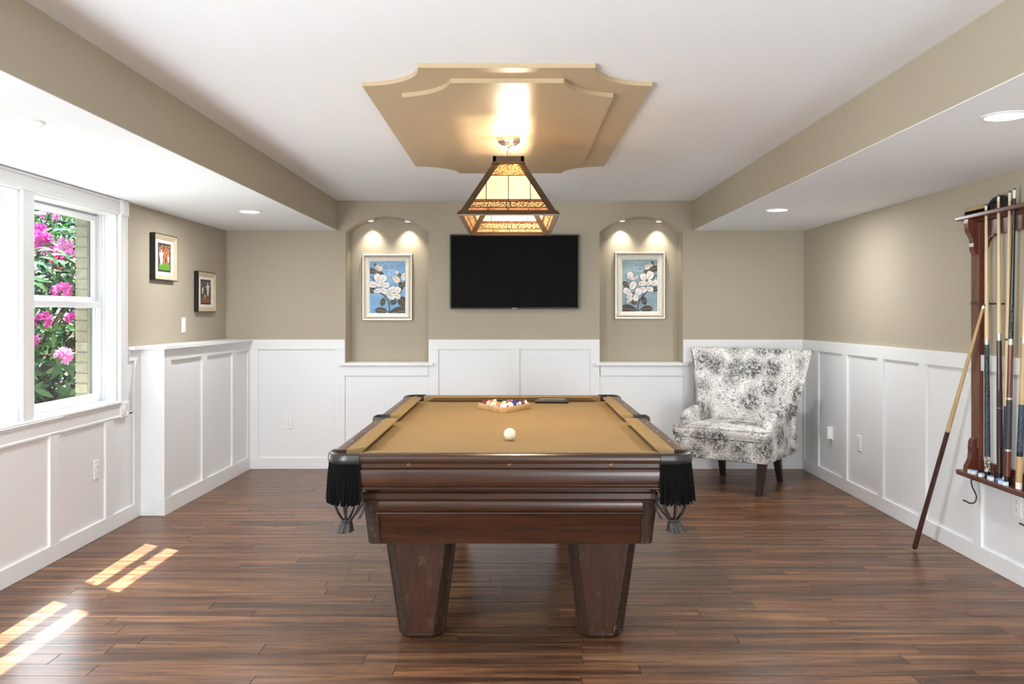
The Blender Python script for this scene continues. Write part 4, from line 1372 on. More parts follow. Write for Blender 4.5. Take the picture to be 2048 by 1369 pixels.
# ---------------------------------------------------------------- wing armchair
def toile_mat():
    m = N('black_and_cream_toile'); v = m.coord()
    wn_ = m.n('ShaderNodeTexNoise'); wn_.inputs['Scale'].default_value = 5; wn_.inputs['Detail'].default_value = 2
    m.l(v, wn_.inputs['Vector'])
    ad = m.n('ShaderNodeVectorMath'); ad.operation = 'MULTIPLY_ADD'
    ad.inputs[1].default_value = (.05, .05, .05)
    m.l(wn_.outputs[1], ad.inputs[0]); m.l(v, ad.inputs[2])
    w = ad.outputs[0]
    vo = m.n('ShaderNodeTexVoronoi'); vo.inputs['Scale'].default_value = 5.4; vo.inputs['Randomness'].default_value = .6
    m.l(w, vo.inputs['Vector'])
    d = vo.outputs['Distance']
    # engraved scenes: blotches of fine hatching
    blot = m.ramp(d, [(.34, (1,1,1,1)), (.62, (0,0,0,1))])
    fine = m.noise(v, 62, 6, .74)
    mid = m.noise(v, 24, 4, .65)
    hatch = m.math('MULTIPLY', m.ramp(fine, [(.40, (0,0,0,1)), (.52, (1,1,1,1))]), m.ramp(mid, [(.36, (0,0,0,1)), (.50, (1,1,1,1))]))
    ink1 = m.math('MULTIPLY', blot, m.math('ADD', m.math('MULTIPLY', hatch, .80), .12))
    # scrolling foliage: thin contour lines between the scenes
    sn = m.noise(v, 8.5, 1.2, .5, 2.2)
    pp = m.math('PINGPONG', m.math('MULTIPLY', sn, 11.0), .5)
    line = m.ramp(pp, [(.08, (1,1,1,1)), (.15, (0,0,0,1))])
    brk = m.ramp(m.noise(v, 17, 2), [(.36, (0,0,0,1)), (.44, (1,1,1,1))])
    v2 = m.n('ShaderNodeTexVoronoi'); v2.inputs['Scale'].default_value = 17
    m.l(w, v2.inputs['Vector'])
    rose = m.math('MULTIPLY', m.ramp(v2.outputs['Distance'], [(.20, (1,1,1,1)), (.30, (0,0,0,1))]), m.ramp(fine, [(.46, (0,0,0,1)), (.52, (1,1,1,1))]))
    rose = m.math('MULTIPLY', rose, m.ramp(m.noise(v, 9, 1), [(.42, (0,0,0,1)), (.5, (1,1,1,1))]))
    ink2 = m.math('MULTIPLY', m.math('MULTIPLY', line, brk), .85)
    ink = m.math('MAXIMUM', m.math('MAXIMUM', ink1, ink2), m.math('MULTIPLY', rose, .7))
    col = m.mix(ink, srgb(238, 235, 230), srgb(44, 42, 41))
    m.set(col, .85, spec=.2)
    m.bump(m.noise(v, 600, 2), .15, .001)
    return m.m
M_toile = toile_mat()
M_chleg = wood('espresso_leg_wood', srgb(34, 24, 20), srgb(58, 42, 34), 8, (16, 16, 1), .35, .1)
ch = thing('armchair', 'wing armchair in black and cream toile with dark legs', 'armchair', (1.79, 6.86, 0), R(-35.5))
def lbuild(m, name, mat, sm=None, par=None): return m.build(name, mat, par or ch, sm, False)
def rrect(x0, x1, y0, y1, z, r, n=5):
    pts = []
    for cx, cy, a0 in ((x1-r, y1-r, 0), (x0+r, y1-r, PI/2), (x0+r, y0+r, PI), (x1-r, y0+r, 3*PI/2)):
        for i in range(n+1):
            a = a0+PI/2*i/n
            pts.append((cx+r*math.cos(a), cy+r*math.sin(a), z))
    return pts
# base frame
m = MB().rings([rrect(-.355, .355, -.345, .345, .243, .03), rrect(-.375, .375, -.365, .365, .25, .035), rrect(-.382, .382, -.372, .37, .28, .035), rrect(-.384, .384, -.374, .37, .38, .035), rrect(-.375, .375, -.365, .36, .412, .03)])
lbuild(m, 'seat_base', M_toile, 50)
# T-shaped seat cushion with a crown
def tcush(z, k, bul=0):
    xo, xi, yf, yn, yb = .386-k, .315-k, -.392+k, -.285-k*0, .27-k
    raw = [(-xo, yf), (xo, yf), (xo, yn), (xi, yn+.02), (xi, yb), (-xi, yb), (-xi, yn+.02), (-xo, yn)]
    pts = []
    n = len(raw)
    for i in range(n):           # round the corners
        p, a, b = Vector(raw[i]), Vector(raw[i-1]), Vector(raw[(i+1) % n])
        r = .035 if i in (0, 1) else .02
        da, db = (a-p).normalized()*min(r, (a-p).length*.45), (b-p).normalized()*min(r, (b-p).length*.45)
        for t in (0, .25, .5, .75, 1):
            q = p+da*(1-t)**2+db*t**2
            pts.append((q.x, q.y, z))
    return pts
m = MB()
rs = [tcush(.412, .022), tcush(.414, .008), tcush(.424, .001), tcush(.452, -.006), tcush(.482, .0), tcush(.492, .006)]
m.rings(rs, cap=(True, False))
# crowned top: shrink the outline towards the centre while rising
for k0, k1, z0_, z1_ in ((0, .25, .492, .508), (.25, .55, .508, .520), (.55, .97, .520, .526)):
    base = tcush(0, .006)
    c0 = lambda k, z: [(p[0]*(1-k), (p[1]+.06)*(1-k)-.06, z) for p in base]
    m.rings([c0(k0, z0_), c0(k1, z1_)], cap=(False, k1 > .9))
cu = lbuild(m, 'seat_cushion', M_toile, 70)
for z, k in ((.490, .003), (.419, .003)):
    mm = MB().tube([(x, y, z) for x, y, _ in tcush(z, k)], .0055, 6, closed=True)
    lbuild(mm, 'piping', M_toile, 60, cu)
# back with flaring wings: rings from the seat up to the top edge
def back_curve(z, side):
    """side 0 inner face, 1 outer face; list of points from wing tip to wing tip"""
    t = (z-.30)/(1.085-.30)
    hw = .372+.008*min(1, t*2)+.112*max(0, t-.35)/.65
    if t < .45: yt = .16
    else: yt = .16-.02+.02*1 + .06*math.sin(PI*min(1, (t-.45)/.55)*.5) - .11*math.exp(-((t-.47)/.10)**2)*.0 + .03*(t-.45)
    yc = .285+.135*t
    pts = []
    n = 26
    for i in range(n+1):
        u = -1+2*i/n
        a = abs(u)**2.6
        x = hw*(u if abs(u) < 1 else u)
        y = yc*(1-a)+yt*a
        pts.append(Vector((x, y, z)))
    th = .085-.02*t
    res = []
    for i, p in enumerate(pts):
        tg = (pts[min(i+1, n)]-pts[max(i-1, 0)]).normalized()
        nrm = Vector((-tg.y, tg.x, 0))
        u = -1+2*i/n
        e = th*(1-.35*abs(u)**4)
        res.append(p+nrm*(e if side else 0))
    return res
m = MB(); rs = []
zs_ = [.30, .40, .50, .58, .66, .72, .78, .84, .90, .96, 1.02, 1.055, 1.075, 1.085]
for z in zs_:
    a, b = back_curve(z, 0), back_curve(z, 1)
    if z > 1.05:                # rolled top edge
        k = (z-1.05)/.035
        k = 1-math.sqrt(max(0, 1-k*k))
        a2 = [p+(q-p)*.42*k for p, q in zip(a, b)]; b2 = [q+(p-q)*.42*k for p, q in zip(a, b)]
        a, b = a2, b2
    rs.append([tuple(p) for p in a]+[tuple(p) for p in b[::-1]])
m.rings(rs)
lbuild(m, 'backrest', M_toile, 60)
# arms: low, sloping forward, running into the wings
for s in (-1, 1):
    m = MB(); rs = []
    n = 16
    for i in range(n+1):
        f = i/n
        y = -.250+.495*f
        zt = .612+.03*f+.05*max(0, f-.55)/.45 + .03*max(0, f-.8)
        if f < .12: zt -= .035*(1-f/.12)**2
        xo = .376+.02*math.sin(PI*min(1, f*1.1))*.5; xi = .305+.01*f
        yy = y + (.012 if f == 0 else 0)
        ring = []
        for x, z in ((xo-.012, .25), (xo, .30), (xo+.002, .48), (xo+.006, zt-.05), (xo+.002, zt-.022), (xo-.018, zt-.004), ((xo+xi)/2, zt), (xi+.016, zt-.006), (xi-.004, zt-.028), (xi-.002, zt-.06), (xi+.004, .48), (xi+.006, .28)):
            ring.append((s*x, yy, z))
        rs.append(ring)
    # rounded front
    f0 = [((p[0]-s*.343)*.80+s*.343, p[1]-.028, (p[2]-.43)*.93+.43) for p in rs[0]]
    f1 = [((p[0]-s*.343)*.93+s*.343, p[1]-.020, (p[2]-.43)*.98+.43) for p in rs[0]]
    rs = [f0, f1]+rs
    m.rings(rs)
    a_ = lbuild(m, 'arm', M_toile, 60)
    lbuild(MB().tube(f1, .004, 6, closed=True), 'piping', M_toile, 60, a_)
for sx, sy in ((-1, -1), (1, -1), (-1, 1), (1, 1)):
    tx0, ty0 = (sx*.325, -.325) if sy < 0 else (sx*.235, .27)
    bx, by = (sx*.300, -.338) if sy < 0 else (sx*.245, .322)
    a, b = (.031, .019)
    rs = []
    for q in range(5):
        f = q/4
        cx, cy = tx0+(bx-tx0)*f, ty0+(by-ty0)*(f**(1.6 if sy > 0 else 1))
        w = a+(b-a)*f
        rs.append([(cx-w, cy-w, .255*(1-f)), (cx+w, cy-w, .255*(1-f)), (cx+w, cy+w, .255*(1-f)), (cx-w, cy+w, .255*(1-f))])
    lbuild(MB().rings(rs), 'leg', M_chleg)

# ---------------------------------------------------------------- cue rack
M_rack = wood('cherry_rack_wood', srgb(70, 30, 18), srgb(112, 54, 34), 8, (12, 12, 1.2), .3, .2)
M_rack_h = wood('cherry_rack_wood_horizontal', srgb(66, 30, 20), srgb(108, 56, 38), 8, (12, 1.2, 12), .3, .2)
M_reed = wood('grooved_post_face', srgb(88, 58, 40), srgb(128, 90, 64), 8, (12, 12, 1.2), .4)
M_iron = plain('dark_bent_iron', srgb(74, 68, 60), .4, .8)
rack = thing('cue_rack', 'cherry-brown wall rack holding the upright pool cues', 'cue rack', (XR, 4.35, .47))
PY = [(4.653, 4.734), (3.966, 4.047)]
ZB, ZTOP = .502, 1.92
cues_y = [(4.537, 2.515), (4.421, 2.515), (4.328, 2.520), (4.274, 2.510), (4.150, 2.512), (4.06, 2.512)]
# top shelf with slots: a front lip, a back strip and the blocks between the slots
YA, YZ = 3.90, 4.80
ts = MB()
ts.box(2.483, 2.497, YA, YZ, ZTOP-.022, ZTOP, .004).box(2.535, XR, YA, YZ, ZTOP-.022, ZTOP)
edges = [YZ] + [q for yy, _ in cues_y for q in (yy+.014, yy-.014)] + [YA]
for a, b in zip(edges[0::2], edges[1::2]): ts.box(2.496, 2.536, b, a, ZTOP-.022, ZTOP)
ts.build('top_shelf', M_rack_h, rack)
m = MB().prism([(2.492, ZTOP-.023), (2.495, ZTOP-.030), (2.504, ZTOP-.034), (2.508, ZTOP-.042), (XR, ZTOP-.042), (XR, ZTOP-.023)], 'y', YA+.012, YZ-.012)
# (the moulding would cut through the cues, so it stops between wall and slots)
MB().prism([(2.538, ZTOP-.0225), (2.540, ZTOP-.034), (2.546, ZTOP-.040), (XR, ZTOP-.040), (XR, ZTOP-.0225)], 'y', YA+.01, YZ-.01).build('shelf_moulding', M_rack_h, rack)
MB().box(2.551, XR, 4.04, 4.66, 1.80, ZTOP-.040, .002).build('top_rail', M_rack_h, rack)
MB().box(2.548, XR, 4.04, 4.66, ZB, .575, .002).build('bottom_rail', M_rack_h, rack)
for pa, pb in PY:
    p = MB().box(2.541, XR-.0005, pa, pb, ZB, ZTOP-.041, .002).build('post', M_rack, rack)
    m = MB()
    nr = 6
    w = (pb-pa)/(nr+.6)
    for i in range(nr):
        ya = pa+w*.3+w*i
        m.prism([(2.5415, ya+.0012), (2.537, ya+.003), (2.5362, ya+w/2), (2.537, ya+w-.003), (2.5415, ya+w-.0012)], 'z', .64, 1.70)
    q = m.build('reeding', M_reed, p); q['kind'] = 'stuff'
    # scrolled corbels
    top = [(2.541, 1.697), (2.530, 1.706), (2.522, 1.722), (2.519, 1.745), (2.521, 1.765), (2.519, 1.785), (2.508, 1.806), (2.499, 1.822), (2.492, 1.845), (2.490, 1.875), (2.490, ZTOP-.0225), (2.541, ZTOP-.0225)]
    yc = (pa+pb)/2
    MB().prism(top, 'y', yc-.022, yc+.022).build('top_corbel', M_rack, rack)
    bot = [(2.541, .690), (2.530, .690), (2.520, .683), (2.513, .668), (2.511, .640), (2.512, .606), (2.508, .575), (2.496, .548), (2.488, .536), (2.486, .503), (2.541, .503)]
    MB().prism(bot, 'y', yc-.022, yc+.022).build('bottom_corbel', M_rack, rack)
    # curved corner piece under the top rail
    sg = -1 if pa > 4.4 else 1
    y_in = pa if sg < 0 else pb
    cb = [(y_in, 1.80), (y_in+sg*.135, 1.80), (y_in+sg*.125, 1.792), (y_in+sg*.09, 1.785), (y_in+sg*.06, 1.765), (y_in+sg*.045, 1.735), (y_in+sg*.02, 1.722), (y_in, 1.718)]
    MB().prism(cb, 'x', 2.551, XR-.002).build('corner_bracket', M_rack, rack)
    if sg < 0:
        pass
MB().prism([(XR, ZB), (2.484, ZB), (2.478, ZB-.004), (2.477, ZB-.010), (2.481, ZB-.014), (2.479, ZB-.020), (2.483, ZB-.028), (2.492, ZB-.031), (XR, ZB-.031)], 'y', YA-.0, YZ-.02).build('bottom_shelf', M_rack_h, rack)
for yh in (4.62, 4.105):
    pts = [(2.480, .475), (2.480, .455), (2.487, .43), (2.500, .405), (2.5085, .382), (2.506, .362), (2.497, .348), (2.483, .344), (2.466, .347), (2.450, .356), (2.436, .362)]
    MB().tube([(x, yh, z) for x, z in pts], .0042, 8).build('hook', M_iron, rack, 60)
pts = [(2.540, 4.69, 1.438), (2.525, 4.70, 1.437), (2.512, 4.685, 1.434), (2.505, 4.65, 1.432), (2.520, 4.58, 1.430), (2.545, 4.50, 1.428), (2.567, 4.46, 1.428)]
MB().tube(pts, .0042, 8).build('clip_bar', M_iron, rack, 60)

# ---------------------------------------------------------------- cues
M_maple = wood('pale_maple_shaft', srgb(198, 170, 126), srgb(224, 200, 158), 10, (16, 16, .8), .35, .1, .02)
M_maple_d = wood('darker_maple_shaft', srgb(166, 134, 90), srgb(196, 166, 118), 10, (16, 16, .8), .4, .1, .02)
M_ferr = plain('white_ferrule', srgb(236, 230, 218), .3)
M_tip = plain('blue_grey_tip', srgb(96, 100, 104), .8)
M_bk = plain('gloss_black_butt', srgb(24, 24, 26), .2)
M_brn = wood('dark_brown_butt', srgb(46, 26, 20), srgb(74, 44, 36), 9, (16, 16, 1), .25, .3)
M_red = wood('rosewood_butt', srgb(70, 30, 22), srgb(126, 66, 44), 12, (16, 16, 1), .25, .3)
M_ring = plain('silver_ring', srgb(200, 194, 184), .25, .6)
def wrap_mat(name, c1, c2, sc=60):
    m = N(name); v = m.coord((1, 1, 1))
    vo = m.n('ShaderNodeTexVoronoi'); vo.inputs['Scale'].default_value = sc
    m.l(v, vo.inputs['Vector'])
    m.set(m.ramp(vo.outputs['Distance'], [(.3, c1), (.62, c2)]), .5)
    return m.m
M_wrapb = wrap_mat('blue_flecked_wrap', srgb(18, 21, 26), srgb(62, 74, 88), 150)
M_wrapg = wrap_mat('grey_linen_wrap', srgb(38, 38, 42), srgb(60, 60, 64), 300)
M_orn = wrap_mat('ornate_black_cream_inlay', srgb(30, 26, 24), srgb(206, 196, 180), 90)
M_teal = wrap_mat('teal_black_marble', srgb(14, 17, 17), srgb(58, 74, 72), 70)
def cue(label, p0, p1, segs, group=None):
    t = thing('pool_cue', label, 'pool cue', p0, 0, group)
    A, Bv = Vector(p0), Vector(p1)
    for nm, t0, t1, r0, r1, mt in segs:
        MB().tube([A.lerp(Bv, t0), A.lerp(Bv, (t0+t1)/2), A.lerp(Bv, t1)], [r0, (r0+r1)/2, r1], 14).build(nm, mt, t, 60)
    return t
GR = 'cues standing in the wall rack'
sh = ('shaft', .5, .985, .0107, .0068, M_maple)
cue('pool cue with blue-flecked black butt, nearest the leaning cue', (2.522, 4.537, ZB+.0015), (2.515, 4.537, 1.962),
    [('bumper', 0, .02, .0145, .0150, M_bk), ('inlay', .02, .075, .0150, .0150, M_orn), ('wrap', .075, .29, .0150, .0138, M_wrapb), ('forearm', .29, .485, .0138, .0118, M_teal), ('joint_ring', .485, .505, .0118, .0117, M_ring), ('shaft', .505, .98, .0116, .0070, M_maple), ('ferrule', .98, .993, .0068, .0066, M_ferr), ('tip', .993, 1, .0066, .0055, M_tip)], GR)
cue('pool cue with plain dark brown butt and wrap', (2.522, 4.421, ZB+.0015), (2.515, 4.421, 1.998),
    [('bumper', 0, .03, .0145, .0150, M_bk), ('butt_sleeve', .03, .12, .0150, .0150, M_brn), ('wrap', .12, .315, .0150, .0140, plain('maroon_wrap', srgb(64, 40, 38), .6, scale=200)), ('joint_ring', .2545, .2565, .0147, .0147, M_ring), ('forearm', .315, .49, .0140, .0119, M_brn), ('joint_ring', .49, .515, .0119, .0117, M_ring), ('shaft', .515, .975, .0116, .0070, M_maple), ('ferrule', .975, .990, .0070, .0068, M_ferr), ('tip', .99, 1, .0068, .0055, M_tip)], GR)
cue('pool cue with long pale forearm and white ferrule, black-blue wrap', (2.531, 4.385, ZB+.0015), (2.520, 4.328, 2.002),
    [('bumper', 0, .02, .0145, .0148, M_ferr), ('wrap', .02, .265, .0148, .0140, M_wrapb), ('forearm', .265, .49, .0140, .0118, M_maple), ('joint_ring', .49, .497, .0122, .0122, M_bk), ('shaft', .497, .965, .0118, .0070, M_maple), ('ferrule', .965, .993, .0070, .0068, M_ferr), ('tip', .993, 1, .0068, .0055, M_tip)], GR)
cue('pool cue with black shaft, grey wrap and rosewood butt', (2.505, 4.325, ZB+.0015), (2.512, 4.274, 2.008),
    [('bumper', 0, .03, .0145, .0152, M_bk), ('inlay', .03, .115, .0152, .0152, M_red), ('joint_ring', .115, .122, .0154, .0154, M_ring), ('wrap', .122, .29, .0152, .0142, M_wrapg), ('joint_ring', .29, .297, .0144, .0144, M_ring), ('forearm', .297, .475, .0142, .0120, M_red), ('joint_ring', .475, .495, .0120, .0118, M_ring), ('joint_sleeve', .495, .61, .0118, .0108, M_teal), ('shaft', .61, .965, .0108, .0070, M_bk), ('ferrule', .965, .993, .0070, .0068, M_ferr), ('tip', .993, 1, .0068, .0055, M_tip)], GR)
cue('tilted pool cue with light wood butt end, at the frame edge', (2.508, 4.232, ZB+.0015), (2.512, 4.150, 1.985),
    [('bumper', 0, .022, .0150, .0154, M_ferr), ('butt_sleeve', .022, .11, .0154, .0154, M_maple_d), ('inlay', .11, .125, .0155, .0155, M_bk), ('wrap', .125, .285, .0153, .0144, M_wrapb), ('forearm', .285, .49, .0144, .0120, M_maple_d), ('joint_ring', .49, .51, .0120, .0118, M_ring), ('shaft', .51, .965, .0118, .0070, M_maple), ('ferrule', .965, .993, .0070, .0068, M_ferr), ('tip', .993, 1, .0068, .0055, M_tip)], GR)
cue('two-tone pool cue leaning from the floor against the rack', (2.318, 4.934, .012), (2.497, 4.526, 1.425),
    [('bumper', 0, .008, .011, .0145, M_bk), ('butt', .008, .50, .0150, .0128, M_brn), ('joint_ring', .50, .505, .0130, .0130, M_ring), ('shaft', .505, .985, .0127, .0072, M_maple_d), ('ferrule', .985, .995, .0072, .0068, M_ferr), ('tip', .995, 1, .0068, .0055, M_tip)])

# ---------------------------------------------------------------- chalk, brush and cap on the rack
M_chw = plain('chalk_paper_label', srgb(232, 234, 238), .6, var=.05, scale=200)
M_chb = plain('blue_chalk', srgb(120, 160, 196), .95, var=.2, scale=300)
M_chd = plain('deep_blue_label', srgb(56, 104, 168), .6)
chalks = [(2.493, 4.653, 12, 0, 'chalk cube at the far end of the rack shelf'), (2.506, 4.628, 40, 0, 'chalk cube tucked behind the first two by the corbel'),
          (2.491, 4.622, -8, 0, 'chalk cube in the first trio, nearer the wall cue'), (2.494, 4.546, 20, 0, 'lone chalk cube in front of the blue-flecked cue'),
          (2.499, 4.470, 5, 0, 'chalk cube partly hidden behind its blue-topped neighbour'), (2.493, 4.447, -18, 0, 'blue-topped chalk cube in front of the brown cue'),
          (2.493, 4.382, 10, 1, 'chalk cube with a deep blue side'), (2.491, 4.356, -6, 0, 'chalk cube lying with its printed side outward'),
          (2.491, 4.318, 4, 0, 'chalk cube below the rosewood cue'), (2.515, 4.402, 22, 0, 'chalk cube back against the pale-forearm cue')]
for x, y, a, st, lab in chalks:
    t = thing('chalk_cube', lab, 'chalk', (x, y, ZB), R(a), 'chalk cubes on the rack shelf')
    s = .0108
    MB().box(-s, s, -s, s, 0, .0185, .0012).build('label', M_chd if st else M_chw, t, None, False)
    # worn chalk top: a slight bowl
    m = MB().rings([[(-s+.0008, -s+.0008, .0185), (s-.0008, -s+.0008, .0185), (s-.0008, s-.0008, .0185), (-s+.0008, s-.0008, .0185)],
                    [(-s+.001, -s+.001, .0215), (s-.001, -s+.001, .0215), (s-.001, s-.001, .0215), (-s+.001, s-.001, .0215)],
                    [(-s*.5, -s*.5, .0200), (s*.5, -s*.5, .0200), (s*.5, s*.5, .0200), (-s*.5, s*.5, .0200)]])
    m.build('chalk', M_chb, t, None, False)
tb = thing('table_brush', 'wooden-backed bristle brush on top of the cue rack', 'brush', (2.549, 4.688, ZTOP+.0005))
m = MB()
for i in range(16):
    for j in range(4):
        y, x = -.095+.19*(i+.5)/16, -.017+.034*(j+.5)/4
        m.rings([[(x-.004, y-.0074, .028), (x+.004, y-.0074, .028), (x+.004, y+.0074, .028), (x-.004, y+.0074, .028)], [(x*1.08-.005, y*1.02-.006, .001), (x*1.08+.005, y*1.02-.006, .001), (x*1.08+.005, y*1.02+.006, .001), (x*1.08-.005, y*1.02+.006, .001)]])
q = m.build('bristles', M_cord, tb, None, False); q['kind'] = 'stuff'
MB().rings([rrect(-.018, .018, -.102, .102, .026, .015), rrect(-.020, .020, -.105, .105, .030, .015), rrect(-.020, .020, -.105, .105, .040, .015), rrect(-.015, .015, -.098, .098, .047, .012)]).build('wooden_back', wood('brush_back_wood', srgb(150, 122, 78), srgb(190, 164, 112), 9, (10, 1, 10), .45), tb, 40, False)
cp = thing('cap', 'black cap with a curved brim on top of the rack', 'cap', (2.5515, 4.462, ZTOP+.0005))
M_cap = plain('black_cap_cloth', srgb(30, 27, 25), .8, var=.2, scale=200, bump=.1)
m = MB(); rs = []
for k in range(9):
    a = PI/2*k/8
    r_, z = .088*math.cos(a)**.8 if k < 8 else .001, .070*math.sin(a)
    rs.append([(.004+r_*.15*math.cos(2*PI*i/24), r_*1.15*math.sin(2*PI*i/24), z) for i in range(24)])
m.rings(rs).build('crown', M_cap, cp, 60, False)
m = MB()
def brim_ring(x, k):
    outr, inr = [], []
    for i in range(25):
        a = PI*i/24
        outr.append((x, -.113*k*math.cos(a), .076*k*math.sin(a)**.85))
        inr.append((x, -.104*k*math.cos(a), .055*k*math.sin(a)**.85))
    return outr+inr[::-1]
m.rings([brim_ring(-.006, .98), brim_ring(-.012, 1.0), brim_ring(-.0155, .985)])
m.build('brim', M_cap, cp, 60, False)

# ---------------------------------------------------------------- garden outside the window
def leaf_mat(name, stops, trans=.3, rough=.35):
    m = N(name); v = m.coord()
    oi = m.n('ShaderNodeObjectInfo')
    geo = m.n('ShaderNodeNewGeometry')
    n1 = m.noise(geo.outputs['Position'], 9, 2)
    f = m.math('ADD', m.math('MULTIPLY', oi.outputs['Random'], .55), m.math('MULTIPLY', n1, .45))
    col = m.ramp(f, stops)
    m.set(col, rough, spec=.5)
    tr_ = m.n('ShaderNodeBsdfTranslucent'); m.l(col, tr_.inputs[0])
    mx = m.n('ShaderNodeMixShader'); mx.inputs[0].default_value = trans
    m.l(m.b.outputs[0], mx.inputs[1]); m.l(tr_.outputs[0], mx.inputs[2]); m.l(mx.outputs[0], m.out.inputs[0])
    return m.m
M_leaf = leaf_mat('rhododendron_leaf', [(.25, srgb(28, 70, 36)), (.5, srgb(52, 98, 50)), (.75, srgb(96, 134, 84))], .2)
M_lime = leaf_mat('bright_shrub_leaf', [(.3, srgb(62, 104, 34)), (.5, srgb(96, 136, 50)), (.7, srgb(134, 164, 76))], .4)
M_mid = leaf_mat('green_shrub_leaf', [(.3, srgb(28, 76, 32)), (.5, srgb(46, 102, 46)), (.7, srgb(78, 130, 64))], .3)
M_pink = leaf_mat('pink_blossom', [(.3, srgb(214, 70, 172)), (.5, srgb(234, 112, 200)), (.7, srgb(246, 176, 226))], .35, .6)
M_red_b = leaf_mat('red_pink_blossom', [(.3, srgb(206, 50, 90)), (.5, srgb(226, 92, 130)), (.7, srgb(240, 150, 176))], .35, .6)
M_bark = plain('grey_brown_bark', srgb(96, 80, 66), .9, var=.3)
m = N('garden_ground'); v = m.coord(); n1 = m.noise(v, 60, 6, .7); n2 = m.noise(v, 1.2, 3)
gr = m.ramp(n1, [(.3, srgb(50, 86, 32)), (.7, srgb(104, 136, 62))])
so_ = m.ramp(n1, [(.3, srgb(50, 43, 37)), (.7, srgb(90, 80, 70))])
m.set(m.mix(m.ramp(n2, [(.42, (0,0,0,1)), (.5, (1,1,1,1))]), gr, so_), .95); m.bump(n1, .6, .02)
M_ground = m.m
def gz(x): return .40 if x > -3.6 else .40+(-3.6-x)*.30
m = MB()
def gfn(a, b):
    x = -2.81-14*a; y = 1+20*b
    return (x, y, gz(x)+.03*math.sin(x*3.1)*math.sin(y*2.3))
m.grid(gfn, 40, 40)
ground = m.build('ground', M_ground, None, 60)
ground['kind'] = 'structure'

def leaf_mesh(L, W, droop=.25):
    m = MB()
    st = [0, .18, .45, .72, 1.0]; ws = [.10, .72, 1.0, .72, .04]
    vs = []
    for s, w in zip(st, ws):
        z = -droop*L*s*s
        vs += [(-W/2*w, L*s, z+.10*W*w), (0, L*s, z-.02*W), (W/2*w, L*s, z+.10*W*w)]
    fs = []
    for i in range(4):
        a = i*3
        fs += [(a, a+1, a+4, a+3), (a+1, a+2, a+5, a+4)]
    m.add(vs, fs)
    return m
rg = random.Random(21)
bush = thing('rhododendron_bush', 'pink-flowering rhododendron bush outside the window', 'bush', (-4.35, 7.3, .5))
leaf_me = [leaf_mesh(.125, .042, d).mesh('leaf', M_leaf, 80) for d in (.12, .3, .5)]
# branches
br_m = MB()
heads = []
for i in range(150):
    # points on the side of the bush facing the house
    a = rg.uniform(-2.5, .95)
    zz = rg.uniform(.62, 2.15)
    rr_ = math.sqrt(max(.06, 1-((zz-1.25)/1.3)**2))*rg.uniform(.82, 1.05)
    p = Vector((-4.4+1.0*rr_*math.cos(a), 7.35+1.15*rr_*math.sin(a), zz))
    heads.append(p)
stem_root = Vector((-4.4, 7.35, .45))
for p in heads[::3]:
    mid = stem_root.lerp(p, .55)+Vector((rg.uniform(-.1,.1), rg.uniform(-.1,.1), -.08))
    br_m.tube([stem_root+Vector((rg.uniform(-.12,.12), rg.uniform(-.12,.12), 0)), mid, p], [.018, .010, .004], 5)
bb = br_m.build('branches', M_bark, bush, 60); bb['kind'] = 'stuff'
# visible test: project through the far window to give the leaves that show best an object each
def proj(p): return (1030+1700*p.x/p.y, 630-1700*(p.z-H)/p.y)
allv = []
for p in heads:
    out = (p-Vector((-4.4, 7.35, 1.0))).normalized()
    out = (out+Vector((0, 0, .55))).normalized()
    n = rg.randint(8, 11); ph = rg.uniform(0, 6)
    side = out.orthogonal().normalized(); s2 = out.cross(side)
    for k in range(n):
        a = ph+2*PI*k/n+rg.uniform(-.2, .2)
        d = (side*math.cos(a)+s2*math.sin(a)+out*rg.uniform(-.05, .55)).normalized()
        up = (out-d*out.dot(d)).normalized()
        x = d.cross(up)
        Mx = Matrix((x, d, up)).transposed().to_4x4()
        Mx.translation = p-out*rg.uniform(0, .05)
        sc = rg.uniform(.75, 1.25)
        allv.append(Mx @ Matrix.Scale(sc, 4))
rg.shuffle(allv)
vis = [M for M in allv if 20 < proj(M.translation)[0] < 165 and 380 < proj(M.translation)[1] < 840]
vis.sort(key=lambda M: M.translation.y)
own = vis[:290]
ids = set(id(M) for M in own)
off = Matrix.Translation(-WLOC[bush.name])
for M in own:
    o = bpy.data.objects.new('leaf', rg.choice(leaf_me)); COL.objects.link(o)
    o.parent = bush; o.matrix_local = off @ M
rest = MB()
base_v, base_f = leaf_mesh(.125, .042, .3).v, leaf_mesh(.125, .042, .3).f
for M in allv:
    if id(M) in ids: continue
    rest.add([tuple(M @ Vector(q)) for q in base_v], base_f)
# inner foliage fills the bush so one cannot see through it
for i in range(2600):
    a = rg.uniform(0, 2*PI); zz = rg.uniform(.5, 2.0)
    rr_ = math.sqrt(max(.05, 1-((zz-1.2)/1.25)**2))*rg.uniform(.2, .88)
    p = Vector((-4.45+1.0*rr_*math.cos(a), 7.4+1.15*rr_*math.sin(a), zz))
    M = Matrix.Translation(p) @ Euler((rg.uniform(-.9, .5), rg.uniform(-.5, .5), rg.uniform(0, 6.28))).to_matrix().to_4x4()
    rest.add([tuple(M @ Vector(q)) for q in base_v], base_f)
r_ = rest.build('foliage', M_leaf, bush, 80); r_['kind'] = 'stuff'
